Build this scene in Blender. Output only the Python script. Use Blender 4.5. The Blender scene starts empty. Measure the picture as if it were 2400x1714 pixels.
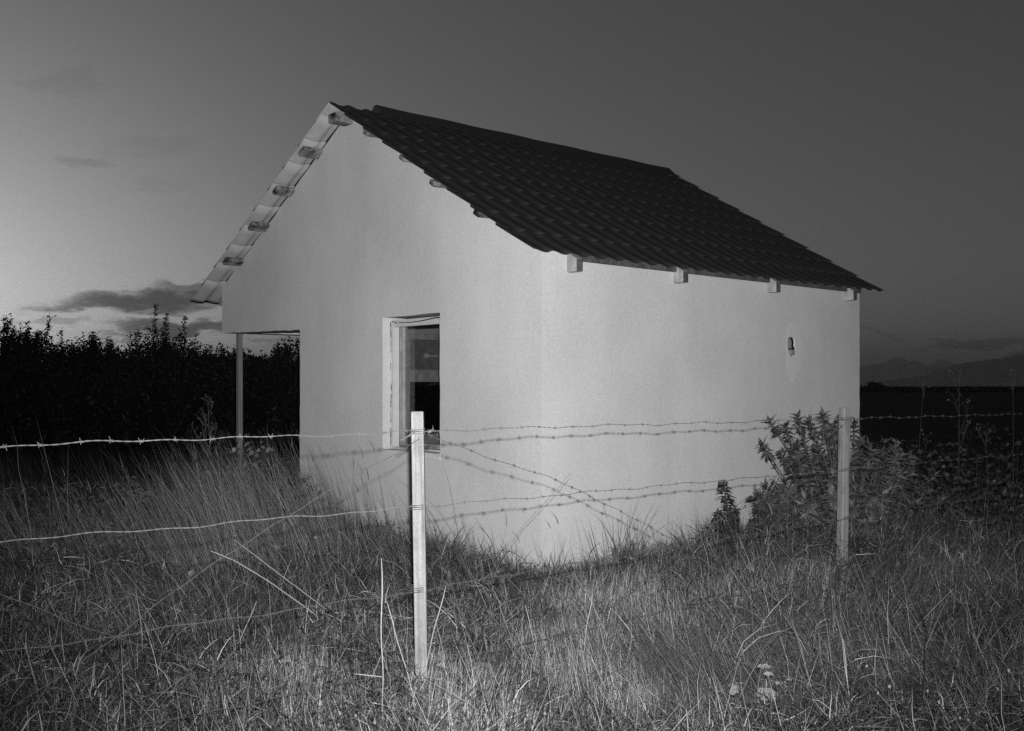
import bpy, bmesh, math, random
import numpy as np
from mathutils import Vector, Matrix

rng = np.random.default_rng(11)
random.seed(11)
scene = bpy.context.scene
col = scene.collection
E = 1.62                      # eye height over the ground
X0, Z0, TH = 0.2224, 7.75, 0.7241   # near house corner, turn of the house
L, W = 4.556, 5.3328          # house length (eave side) and width (gable side)
CT, ST = math.cos(TH), math.sin(TH)

# ------------------------------------------------------------------ helpers
def tag(o, label=None, cat=None, group=None, kind=None):
    if label: o['label'] = label
    if cat: o['category'] = cat
    if group: o['group'] = group
    if kind: o['kind'] = kind
    return o

def empty(name, loc=(0, 0, 0), rz=0):
    o = bpy.data.objects.new(name, None)
    o.location = loc
    o.rotation_euler = (0, 0, rz)
    o.empty_display_size = 0.2
    col.objects.link(o)
    return o

def link(name, me, mats, parent=None, smooth=False):
    if not isinstance(mats, (list, tuple)): mats = [mats]
    for m in mats: me.materials.append(m)
    if smooth:
        me.polygons.foreach_set('use_smooth', np.ones(len(me.polygons), dtype=bool))
    o = bpy.data.objects.new(name, me)
    col.objects.link(o)
    if parent: o.parent = parent
    return o

def np_mesh(name, V, faces, tone=None, mi=None):
    """faces: list of (n,k) int arrays"""
    me = bpy.data.meshes.new(name)
    V = np.ascontiguousarray(V, dtype=np.float32)
    me.vertices.add(len(V))
    me.vertices.foreach_set('co', V.ravel())
    loops = np.concatenate([f.ravel() for f in faces]).astype(np.int32)
    tot = np.concatenate([np.full(len(f), f.shape[1], dtype=np.int32) for f in faces])
    start = np.concatenate([[0], np.cumsum(tot)[:-1]]).astype(np.int32)
    me.loops.add(len(loops))
    me.loops.foreach_set('vertex_index', loops)
    me.polygons.add(len(tot))
    me.polygons.foreach_set('loop_start', start)
    me.polygons.foreach_set('loop_total', tot)
    if mi is not None:
        me.polygons.foreach_set('material_index', np.asarray(mi, dtype=np.int32))
    me.update(calc_edges=True)
    if tone is not None:
        a = me.attributes.new('tone', 'FLOAT', 'POINT')
        a.data.foreach_set('value', np.ascontiguousarray(tone, dtype=np.float32))
    return me

class MB:
    """collects shapes into one mesh"""
    def __init__(s): s.V = []; s.F = []; s.n = 0; s.M = []
    def add(s, V, F, mi=0):
        V = np.asarray(V, dtype=float)
        s.V.append(V)
        for f in F:
            s.F.append([i + s.n for i in f]); s.M.append(mi)
        s.n += len(V)
    def box(s, a, b, M=None, mi=0):
        (x0, y0, z0), (x1, y1, z1) = a, b
        V = np.array([(x, y, z) for z in (z0, z1) for y in (y0, y1) for x in (x0, x1)], dtype=float)
        if M is not None: V = np.array([tuple(M @ Vector(v)) for v in V])
        s.add(V, [(0, 2, 3, 1), (4, 5, 7, 6), (0, 1, 5, 4), (2, 6, 7, 3), (0, 4, 6, 2), (1, 3, 7, 5)], mi)
    def tube(s, P, R, k=6, mi=0, cap=True):
        P = np.asarray(P, dtype=float); n = len(P)
        R = np.broadcast_to(np.asarray(R, dtype=float), (n,))
        T = np.gradient(P, axis=0); T /= np.linalg.norm(T, axis=1)[:, None] + 1e-12
        ref = np.array([0, 0, 1.0]) if abs(T[0][2]) < 0.9 else np.array([1.0, 0, 0])
        u = np.cross(T, ref); u /= np.linalg.norm(u, axis=1)[:, None] + 1e-12
        v = np.cross(T, u)
        a = np.linspace(0, 2 * np.pi, k, endpoint=False)
        V = P[:, None] + R[:, None, None] * (np.cos(a)[None, :, None] * u[:, None] + np.sin(a)[None, :, None] * v[:, None])
        V = V.reshape(-1, 3)
        F = []
        for i in range(n - 1):
            for j in range(k):
                F.append((i * k + j, i * k + (j + 1) % k, (i + 1) * k + (j + 1) % k, (i + 1) * k + j))
        if cap: F.append(tuple(range(k))[::-1]); F.append(tuple(range((n - 1) * k, n * k)))
        s.add(V, F, mi)
    def mesh(s, name):
        me = bpy.data.meshes.new(name)
        me.from_pydata(np.concatenate(s.V).tolist(), [], s.F)
        me.polygons.foreach_set('material_index', np.array(s.M, dtype=np.int32))
        bm = bmesh.new(); bm.from_mesh(me); bmesh.ops.recalc_face_normals(bm, faces=bm.faces); bm.to_mesh(me); bm.free()
        return me
    def build(s, name, mats, parent=None, bevel=0, smooth=False):
        o = link(name, s.mesh(name), mats, parent, smooth)
        if bevel:
            b = o.modifiers.new('b', 'BEVEL'); b.width = bevel; b.segments = 2; b.limit_method = 'ANGLE'
        return o

def prism(front, back, holes=(), jitter=0):
    """solid between two outlines (lists of 3D points); holes are (front,back) pairs"""
    bm = bmesh.new()
    def loop(pts): 
        vs = [bm.verts.new(p) for p in pts]
        return vs, [bm.edges.new((vs[i], vs[(i + 1) % len(vs)])) for i in range(len(vs))]
    ef, eb = [], []
    for fr, bk in [(front, back)] + list(holes):
        vf, e1 = loop(fr); vb, e2 = loop(bk)
        ef += e1; eb += e2
        n = len(vf)
        for i in range(n):
            bm.faces.new((vf[i], vf[(i + 1) % n], vb[(i + 1) % n], vb[i]))
    bmesh.ops.triangle_fill(bm, use_beauty=True, use_dissolve=False, edges=ef)
    bmesh.ops.triangle_fill(bm, use_beauty=True, use_dissolve=False, edges=eb)
    bmesh.ops.recalc_face_normals(bm, faces=bm.faces)
    me = bpy.data.meshes.new('prism'); bm.to_mesh(me); bm.free()
    return me

def subdiv(pts, step=0.12, jit=0.0025, keep=()):
    """split outline sides and wobble them a little (hand-made plaster edges)"""
    out = []
    n = len(pts)
    for i in range(n):
        a, b = np.array(pts[i], float), np.array(pts[(i + 1) % n], float)
        m = max(1, int(np.linalg.norm(b - a) / step))
        d = (b - a) / (np.linalg.norm(b - a) + 1e-9); nrm = np.array([-d[1], d[0]])
        for k in range(m):
            p = a + (b - a) * k / m
            if k and i not in keep: p = p + nrm * rng.normal(0, jit)
            out.append(tuple(p))
    return out

# ---------------------------------------------------------------- materials
def new_mat(name, rough=0.85, spec=0.3):
    m = bpy.data.materials.new(name); m.use_nodes = True
    nt = m.node_tree; b = nt.nodes['Principled BSDF']
    b.inputs['Roughness'].default_value = rough
    b.inputs['Specular IOR Level'].default_value = spec
    return m, nt, b
def N(nt, t, **kw):
    n = nt.nodes.new(t)
    for k, v in kw.items():
        if k in n.inputs: n.inputs[k].default_value = v
        else: setattr(n, k, v)
    return n
def math_n(nt, op, a, b=None, c=None, clamp=False):
    n = nt.nodes.new('ShaderNodeMath'); n.operation = op; n.use_clamp = clamp
    for i, v in enumerate((a, b, c)):
        if v is None: continue
        if hasattr(v, 'is_linked') or hasattr(v, 'links'): nt.links.new(v, n.inputs[i])
        else: n.inputs[i].default_value = v
    return n.outputs[0]
def noise(nt, vec, scale, detail=4, rough=0.55, stretch=None):
    if stretch:
        mp = N(nt, 'ShaderNodeMapping'); mp.inputs['Scale'].default_value = stretch
        nt.links.new(vec, mp.inputs[0]); vec = mp.outputs[0]
    n = N(nt, 'ShaderNodeTexNoise'); n.inputs['Scale'].default_value = scale
    n.inputs['Detail'].default_value = detail; n.inputs['Roughness'].default_value = rough
    nt.links.new(vec, n.inputs['Vector'])
    return n.outputs['Fac']
def grey(nt, v, b, sock='Base Color'):
    nt.links.new(v, b.inputs[sock])
def bump(nt, b, h, strength, dist):
    n = N(nt, 'ShaderNodeBump'); n.inputs['Strength'].default_value = strength; n.inputs['Distance'].default_value = dist
    nt.links.new(h, n.inputs['Height']); nt.links.new(n.outputs[0], b.inputs['Normal'])
def clampv(nt, v, lo, hi):
    return math_n(nt, 'MINIMUM', math_n(nt, 'MAXIMUM', v, lo), hi)

def plaster(name, base, amp=0.10, grain=0.16):
    m, nt, b = new_mat(name, 0.92, 0.15)
    g = N(nt, 'ShaderNodeNewGeometry').outputs['Position']
    big = noise(nt, g, 0.9, 5, 0.6)
    streak = noise(nt, g, 3.0, 4, 0.6, (1, 1, 0.12))
    fine = noise(nt, g, 110, 3, 0.75)
    mid = noise(nt, g, 22, 4, 0.6)
    v = math_n(nt, 'MULTIPLY_ADD', math_n(nt, 'SUBTRACT', big, 0.5), amp * 2, base)
    v = math_n(nt, 'MULTIPLY_ADD', math_n(nt, 'SUBTRACT', streak, 0.5), amp, v)
    v = math_n(nt, 'MULTIPLY_ADD', math_n(nt, 'SUBTRACT', mid, 0.5), amp * 0.6, v)
    blot = noise(nt, g, 0.45, 3, 0.5); drip = noise(nt, g, 14, 5, 0.7, (1, 1, 0.04))
    v = math_n(nt, 'MULTIPLY_ADD', math_n(nt, 'SUBTRACT', blot, 0.5), amp * 1.2, v)
    v = math_n(nt, 'MULTIPLY_ADD', math_n(nt, 'MINIMUM', math_n(nt, 'SUBTRACT', drip, 0.42), 0.0), amp * 1.5, v)
    v = math_n(nt, 'MULTIPLY_ADD', math_n(nt, 'SUBTRACT', fine, 0.5), grain, v)
    grey(nt, clampv(nt, v, 0.02, 0.85), b)
    h = math_n(nt, 'MULTIPLY_ADD', fine, 0.25, mid)
    bump(nt, b, h, 0.35, 0.004)
    return m

def wood(name, lo, hi, axis_stretch=(1, 1, 0.05), scale=60, stain=0.0):
    m, nt, b = new_mat(name, 0.8, 0.25)
    tc = N(nt, 'ShaderNodeTexCoord').outputs['Object']
    g = noise(nt, tc, scale, 6, 0.65, axis_stretch)
    s = noise(nt, tc, 9, 4, 0.6)
    r = N(nt, 'ShaderNodeMapRange'); r.inputs[1].default_value = 0.3; r.inputs[2].default_value = 0.7
    r.inputs[3].default_value = lo; r.inputs[4].default_value = hi
    nt.links.new(g, r.inputs[0])
    v = r.outputs[0]
    if stain:
        k = math_n(nt, 'SUBTRACT', 1.0, math_n(nt, 'MULTIPLY', math_n(nt, 'SUBTRACT', s, 0.42, clamp=True), stain), clamp=True)
        v = math_n(nt, 'MULTIPLY', v, k)
    grey(nt, clampv(nt, v, 0.01, 0.8), b)
    f = noise(nt, tc, 260, 3, 0.7, (1, 1, 0.35))
    v = math_n(nt, 'MULTIPLY', v, math_n(nt, 'MULTIPLY_ADD', f, 0.9, 0.55))
    grey(nt, clampv(nt, v, 0.01, 0.8), b)
    bump(nt, b, g, 0.5, 0.003)
    return m

def flat(name, base, rough=0.7, spec=0.3, amp=0.1, scale=30, metal=0.0):
    m, nt, b = new_mat(name, rough, spec)
    tc = N(nt, 'ShaderNodeTexCoord').outputs['Object']
    g = noise(nt, tc, scale, 5, 0.6)
    v = math_n(nt, 'MULTIPLY_ADD', math_n(nt, 'SUBTRACT', g, 0.5), base * amp * 2, base)
    grey(nt, clampv(nt, v, 0.004, 0.85), b)
    b.inputs['Metallic'].default_value = metal
    return m

def toned(name, rough=0.75, spec=0.2, k=1.0):
    m, nt, b = new_mat(name, rough, spec)
    a = N(nt, 'ShaderNodeAttribute', attribute_name='tone')
    v = math_n(nt, 'MULTIPLY', a.outputs['Fac'], k)
    grey(nt, v, b)
    return m

M = dict(
    plaster=plaster('white_plaster', 0.57, 0.095, 0.62),
    patch=plaster('fresh_plaster', 0.605, 0.08, 0.3),
    rough_plaster=plaster('grey_mortar', 0.24, 0.2, 0.3),
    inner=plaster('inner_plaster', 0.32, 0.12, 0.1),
    roof=flat('dark_roof_sheet', 0.024, 0.65, 0.2, 0.35, 45),
    under=flat('pale_sheet_back', 0.40, 0.7, 0.2, 0.25, 8),
    beam=wood('stained_beam', 0.15, 0.30, (1, 1, 1), 14, 4.0),
    tail=wood('rafter_end', 0.05, 0.14, (1, 1, 1), 30, 2.0),
    tailside=wood('smeared_rafter_side', 0.22, 0.52, (1, 1, 1), 18, 1.6),
    post=wood('pale_post_wood', 0.12, 0.29, (1, 1, 0.03), 55, 1.2),
    greywood=wood('weathered_post_wood', 0.11, 0.27, (1, 1, 0.03), 55, 1.2),
    porch=wood('porch_pole_wood', 0.11, 0.2, (1, 1, 0.05), 40),
    frame=flat('white_frame', 0.55, 0.55, 0.3, 0.15, 12),
    sash=wood('dusty_grey_sash', 0.26, 0.42, (1, 1, 0.3), 14, 1.2),
    panel=wood('dusty_panel', 0.09, 0.22, (1, 1, 0.6), 12, 1.0),
    metal=flat('pale_metal', 0.4, 0.35, 0.5, 0.1, 20),
    dark=flat('joint_and_shade_black', 0.006, 0.9, 0.1, 0.2, 40),  # window joint colour; also paints shade on roof lips and in the pipe hole
    pipe=flat('grey_pipe', 0.26, 0.6, 0.3, 0.15, 30),
    wire=flat('galvanised_wire', 0.13, 0.45, 0.5, 0.5, 9),
    rust=flat('rusty_wire', 0.07, 0.7, 0.3, 0.5, 9),
    grass=toned('grass_blades', 0.65, 0.25, 0.75),
    straw=toned('dry_straw', 0.6, 0.25, 0.68),
    tall=toned('tall_grass_blades', 0.65, 0.25, 0.8),
    leaf=toned('leaf', 0.5, 0.35),
    bark=flat('bark', 0.06, 0.9, 0.1, 0.4, 20),
    stem=flat('plant_stem', 0.06, 0.8, 0.2, 0.3, 20),
    drystem=flat('dry_stem', 0.32, 0.7, 0.2, 0.2, 40),
    duskstem=flat('brown_dead_stem', 0.07, 0.8, 0.2, 0.3, 40),
    greyreed=flat('grey_reed', 0.11, 0.8, 0.2, 0.3, 40),
    flower=toned('flower_heads', 0.85, 0.1, 0.62),
)
def glass_mat():
    m = bpy.data.materials.new('window_glass'); m.use_nodes = True
    nt = m.node_tree; nt.nodes.clear()
    o = N(nt, 'ShaderNodeOutputMaterial'); mx = N(nt, 'ShaderNodeMixShader')
    t = N(nt, 'ShaderNodeBsdfTransparent'); g = N(nt, 'ShaderNodeBsdfGlossy')
    t.inputs[0].default_value = (0.85, 0.85, 0.85, 1); g.inputs['Roughness'].default_value = 0.03
    lw = N(nt, 'ShaderNodeLayerWeight'); lw.inputs[0].default_value = 0.5
    fz = math_n(nt, 'MULTIPLY_ADD', math_n(nt, 'POWER', lw.outputs['Facing'], 4.0), 0.7, 0.03)
    nt.links.new(fz, mx.inputs[0]); nt.links.new(t.outputs[0], mx.inputs[1]); nt.links.new(g.outputs[0], mx.inputs[2])
    nt.links.new(mx.outputs[0], o.inputs[0])
    return m
M['glass'] = glass_mat()
def ground_mat():
    m, nt, b = new_mat('dark_soil', 0.95, 0.1)
    g = N(nt, 'ShaderNodeNewGeometry').outputs['Position']
    a = noise(nt, g, 6, 6, 0.65); c = noise(nt, g, 0.05, 4, 0.6)
    v = math_n(nt, 'MULTIPLY_ADD', a, 0.026, 0.008)
    v = math_n(nt, 'MULTIPLY', v, math_n(nt, 'ADD', c, 0.5))
    grey(nt, v, b); bump(nt, b, a, 0.6, 0.03)
    return m
M['soil'] = ground_mat()
def hill_mat(name, base):  # base is lightened to carry distance haze in the colour
    m, nt, b = new_mat(name, 1.0, 0.0)
    g = N(nt, 'ShaderNodeNewGeometry').outputs['Position']
    a = noise(nt, g, 0.002, 8, 0.6)
    v = math_n(nt, 'MULTIPLY_ADD', math_n(nt, 'SUBTRACT', a, 0.5), base * 0.5, base)
    grey(nt, v, b)
    return m

# ------------------------------------------------------------------- ground
def vnoise(x, y, s, seed=0):
    """smooth value noise, vectorised"""
    x = np.asarray(x, float) / s + seed * 17.3; y = np.asarray(y, float) / s + seed * 9.1
    xi, yi = np.floor(x), np.floor(y); fx, fy = x - xi, y - yi
    fx = fx * fx * (3 - 2 * fx); fy = fy * fy * (3 - 2 * fy)
    def h(a, b):
        v = np.sin(a * 127.1 + b * 311.7 + seed * 74.7) * 43758.5453
        return v - np.floor(v)
    return (h(xi, yi) * (1 - fx) + h(xi + 1, yi) * fx) * (1 - fy) + (h(xi, yi + 1) * (1 - fx) + h(xi + 1, yi + 1) * fx) * fy

def gz(x, y):
    x = np.asarray(x, float); y = np.asarray(y, float)
    near = np.exp(-((np.hypot(x, y - 6) / 14) ** 2))
    z = near * (0.10 * (vnoise(x, y, 1.7, 1) - 0.5) + 0.05 * (vnoise(x, y, 0.5, 2) - 0.5))
    z += 0.16 * np.exp(-(((x - 2.6) / 1.6) ** 2 + ((y - 8.0) / 1.5) ** 2))     # bank by the shrub
    z += 0.10 * np.exp(-(((x + 1.6) / 1.2) ** 2 + ((y - 8.3) / 1.5) ** 2))
    return z

def local(x, y):
    dx, dy = np.asarray(x) - X0, np.asarray(y) - Z0
    return dx * CT + dy * ST, -dx * ST + dy * CT
def inside_house(x, y, m=0.0):
    p, s = local(x, y)
    return (p > -m) & (p < L + m) & (s > -m) & (s < W + m)

FAR = 24000
def axis(near, far, step):
    a = list(np.arange(-near, near + 1e-6, step)); d = step
    while a[-1] < far:
        d *= 1.35; a.append(a[-1] + d); a.insert(0, a[0] - d)
    return np.array(a)
ax = np.clip(axis(9, FAR, 0.25), -FAR, FAR); ay = np.clip(axis(9, FAR, 0.25), -FAR, FAR) + 8
GX, GY = np.meshgrid(ax, ay)
V = np.stack([GX.ravel(), GY.ravel(), gz(GX, GY).ravel()], 1)
nx, ny = len(ax), len(ay)
I = np.arange(nx * ny).reshape(ny, nx)
Fq = np.stack([I[:-1, :-1].ravel(), I[:-1, 1:].ravel(), I[1:, 1:].ravel(), I[1:, :-1].ravel()], 1)
tag(link('ground', np_mesh('ground', V, [Fq]), M['soil'], smooth=True), kind='structure')

# -------------------------------------------------------------------- house
house = empty('house', (X0, Z0, 0), TH)
tag(house, 'small white plastered house with dark tiled gable roof and open porch corner', 'house')
HR, HER, HEL, BR, BL, AF, AB = 2.6394 + E, 0.9839 + E, 0.9516 + E, 0.1371, 0.3581, 0.2183, 0.3058
YM = W / 2
def zr(y): return HR - (HR - HER) / (YM + BR) * (YM - y)
def zl(y): return HR - (HR - HEL) / (YM + BL) * (y - YM)
T = 0.25
SD = 3.5821; HL = 0.5836 + E
WS0, WS1, WT, WB = 1.2528, 2.1057, 0.6193 + E, -0.572 + E
# gable wall with the porch cut-out and a window hole, drawn in (y, z)
out = [(0, -0.3), (SD, -0.3), (SD, HL - 0.012), (W, HL + 0.018), (W, zl(W) - 0.032), (YM, HR - 0.05), (0, zr(0) - 0.034)]
o1 = subdiv(out, 0.10, 0.0035, keep=(6,))
hole = subdiv([(WS0, WB), (WS1, WB), (WS1, WT), (WS0, WT)], 0.12, 0.003)
gw = prism([(0, y, z) for y, z in o1], [(T, max(y, T), z) if y < T else (T, y, z) for y, z in o1],
           [([(0, y, z) for y, z in hole], [(T, y, z) for y, z in hole])])
wall_f = link('gable_wall', gw, M['plaster'], house)
# side wall with the knocked-out pipe hole, drawn in (x, z)
so = subdiv([(0, -0.3), (L, -0.3), (L, zr(0) - 0.034), (0, zr(0) - 0.034)], 0.10, 0.003, keep=(3,))
PX, PZ = 3.314, 1.985
hpts = []
for (a, b) in [(-.062, -.015), (-.045, -.055), (-.015, -.083), (.012, -.075), (.05, -.025), (.072, -.006), (.045, .02), (.052, .06), (.04, .095), (.012, .112), (-.02, .104), (-.045, .108), (-.066, .085), (-.068, .03)]:
    hpts.append((PX + a, PZ + b))
sw = prism([(x, 0, z) for x, z in so], [(min(max(x, T), L - T), T, z) for x, z in so],
           [([(x, 0, z) for x, z in hpts], [(PX + (x - PX) * 0.9, T, PZ + (z - PZ) * 0.9) for x, z in hpts])])
link('side_wall', sw, M['plaster'], house)
# hole: broken mortar inside, pipe end, skim of new plaster round it
hb = MB()
cx_, cz_ = PX, PZ
n = 64
ring = []
for k in range(n):
    a = 2 * math.pi * k / n
    r = 1 + 0.10 * math.sin(3 * a + 1) + 0.07 * math.sin(7 * a) + rng.normal(0, .035)
    ring.append((PX + 0.03 + 0.135 * r * math.cos(a), -0.0015, PZ - 0.03 + 0.27 * r * math.sin(a)))
pm = prism(ring, [(x, 0.004, z) for x, y, z in ring], [([(x + (x - PX) * .04, -0.0015, z) for x, z in hpts], [(x + (x - PX) * .04, 0.004, z) for x, z in hpts])])
link('plaster_patch', pm, M['patch'], house)
hb.box((PX - 0.09, 0.035, PZ + 0.0), (PX + 0.09, 0.08, PZ + 0.13))
lin = [(PX + (x - PX) * .985, PZ + (z - PZ) * .985) for x, z in hpts]
lin2 = [(PX + (x - PX) * .93, PZ + (z - PZ) * .93) for x, z in hpts]
link('hole_shade_sleeve', prism([(x, .014, z) for x, z in lin], [(x, .15, z) for x, z in lin], [([(x, .014, z) for x, z in lin2], [(x, .15, z) for x, z in lin2])]), M['dark'], house)  # near-black sleeve that paints the shade on the hole's sides
hbo = hb.build('broken_mortar', M['rough_plaster'], house, 0.006)
hb = MB(); hb.box((PX - 0.1, 0.14, PZ - 0.12), (PX + 0.1, 0.20, PZ + 0.13)); hb.build('hole_shade_back', M['dark'], house)  # black sheet standing in for the shade deep in the hole
hb = MB(); hb.tube([(PX + 0.005, 0.12, PZ - 0.035), (PX + 0.005, 0.02, PZ - 0.04), (PX + 0.006, -0.012, PZ - 0.042)], [0.03, 0.03, 0.029], 16)
hb.build('pipe_end', M['pipe'], house, smooth=False)
# back wall, partition with an inner window, floor slab, ceiling
bo = [(0, -0.3), (SD, -0.3), (SD, HL), (W, HL), (W, zl(W) - 0.04), (YM, HR - 0.06), (0, zr(0) - 0.04)]
link('back_wall', prism([(L, y, z) for y, z in bo], [(L - T, max(y, T), z) for y, z in bo]), M['plaster'], house)
IP0, IP1, IZ0, IZ1 = 1.20, 2.25, 0.97, 2.19
pw = prism([(T, SD, -0.3), (L - T, SD, -0.3), (L - T, SD, zl(SD) - 0.06), (T, SD, zl(SD) - 0.06)][::1],
           [(T, SD - 0.12, -0.3), (L - T, SD - 0.12, -0.3), (L - T, SD - 0.12, zl(SD) - 0.06), (T, SD - 0.12, zl(SD) - 0.06)],
           [([(IP0, SD, IZ0), (IP1, SD, IZ0), (IP1, SD, IZ1), (IP0, SD, IZ1)], [(IP0, SD - 0.12, IZ0), (IP1, SD - 0.12, IZ0), (IP1, SD - 0.12, IZ1), (IP0, SD - 0.12, IZ1)])])
link('partition_wall', pw, M['inner'], house)
b = MB(); b.box((T, T, -0.2), (L - T, SD - 0.12, 0.06)); b.build('floor', M['rough_plaster'], house)
b = MB(); b.box((T, W - 0.24, HL + 0.02), (L - T, W, zl(W) - 0.05)); b.build('porch_beam', M['plaster'], house)
# inner window seen through the gable window
iw = empty('window', (0, 0, 0)); iw.parent = house; iw.name = 'inner_window'
y0, y1 = SD - 0.10, SD - 0.05
b = MB()
b.box((IP0, y0, IZ0), (IP0 + 0.10, y1, IZ1)); b.box((IP1 - 0.1, y0, IZ0), (IP1, y1, IZ1))
b.box((IP0 + 0.1, y0, IZ0), (IP1 - 0.1, y1, IZ0 + 0.12)); b.box((IP0 + 0.1, y0, IZ1 - 0.06), (IP1 - 0.1, y1, IZ1)); b.box((IP0 + 0.1, y0, 1.665), (IP1 - 0.1, y1, 1.80))
b.build('frame', M['sash'], iw, 0.004)
b = MB(); b.box((IP0 + 0.1, y0 + 0.02, 1.80), (IP1 - 0.1, y1 - 0.01, IZ1 - 0.06)); b.build('upper_panel', M['panel'], iw)
b = MB(); b.box((IP0 + 0.1, y0 + 0.022, IZ0 + 0.12), (IP1 - 0.1, y0 + 0.027, 1.665)); b.build('pane', M['glass'], iw)
b = MB(); b.box((1.50, y0 - 0.005, 1.93), (1.55, y0 + 0.02, 1.98)); b.box((1.55, y0 - 0.02, 1.945), (1.68, y0 - 0.005, 1.963)); b.build('handle', M['metal'], iw, 0.003)
# gable window
win = empty('window'); win.parent = house
fx0, fx1 = 0.088, 0.15
b = MB()
j = 0.045
b.box((fx0, WS1 - j, WB), (fx1, WS1 - 0.012, WT - 0.02)); b.box((fx0, WS0, WB), (fx1, WS0 + j, WT - 0.02))
b.box((fx0, WS0 + j, WT - 0.085), (fx1, WS1 - j, WT - 0.02)); b.box((fx0, WS0 + j, WB), (fx1, WS1 - j, WB + 0.02))
b.build('frame', M['frame'], win, 0.003)
b = MB()
sx0, sx1 = 0.155, 0.205
b.box((sx0, WS1 - j - 0.055, WB + 0.02), (sx1, WS1 - j + 0.02, WT - 0.07)); b.box((sx0, WS0 + j, WB + 0.02), (sx1, WS0 + j + 0.05, WT - 0.07))
b.box((sx0, WS0 + j + 0.05, WB + 0.02), (sx1, WS1 - j - 0.055, WB + 0.06))
b.build('sash', M['sash'], win, 0.004)
b = MB(); b.box((0.178, WS0 + j + 0.05, WB + 0.06), (0.182, WS1 - j - 0.055, WT - 0.07)); b.build('pane', M['glass'], win)
# dark broken foam joint round the frame
def crack(p, rad):
    b = MB(); b.tube(p, rad, 5); b.build('crack', M['dark'], win)
zz_ = np.linspace(WB + 0.02, WT - 0.03, 60)
wy = WS1 - 0.008 + 0.010 * (vnoise(zz_, zz_ * 0, .13, 71) - .5) + 0.006 * (vnoise(zz_, zz_ * 0, .03, 72) - .5)
for a0, a1, tk in ((0, 9, .0045), (11, 17, .003), (18, 25, .0035), (26, 30, .004), (36, 40, .003), (44, 52, .0022), (51, 59, .004)):
    crack([(fx0 - 0.003, wy[q], zz_[q]) for q in range(a0, a1 + 1)], [0.0006] + [tk * rng.uniform(.5, 1.1) for _ in range(a1 - a0 - 1)] + [0.0006])
crack([(fx0 - 0.004, y, WT - 0.035 - 0.018 * math.sin((WS1 - y) * 5) * (1 if y > 1.4 else .2)) for y in np.linspace(WS1 - 0.13, WS0 + 0.01, 14)], np.linspace(0.003, 0.006, 14))
crack([(fx0 - .004, WS1 - 0.02, WT - 0.035), (fx0 - .004, WS1 - 0.07, WT - 0.04), (fx0 - .004, WS1 - 0.11, WT - 0.052)], 0.0035)
b = MB(); b.box((-0.006, WS0 - 0.005, WB - 0.055), (0.09, WS1 + 0.01, WB - 0.001)); b.build('sill', M['patch'], win, 0.004)
# porch pole
b = MB(); b.box((-0.0275, -0.0275, -0.3), (0.0275, 0.0275, HL + 0.01))
po = b.build('porch_post', M['porch'], house, 0.004); po.location = (0.12, 5.14, 0)

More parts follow.
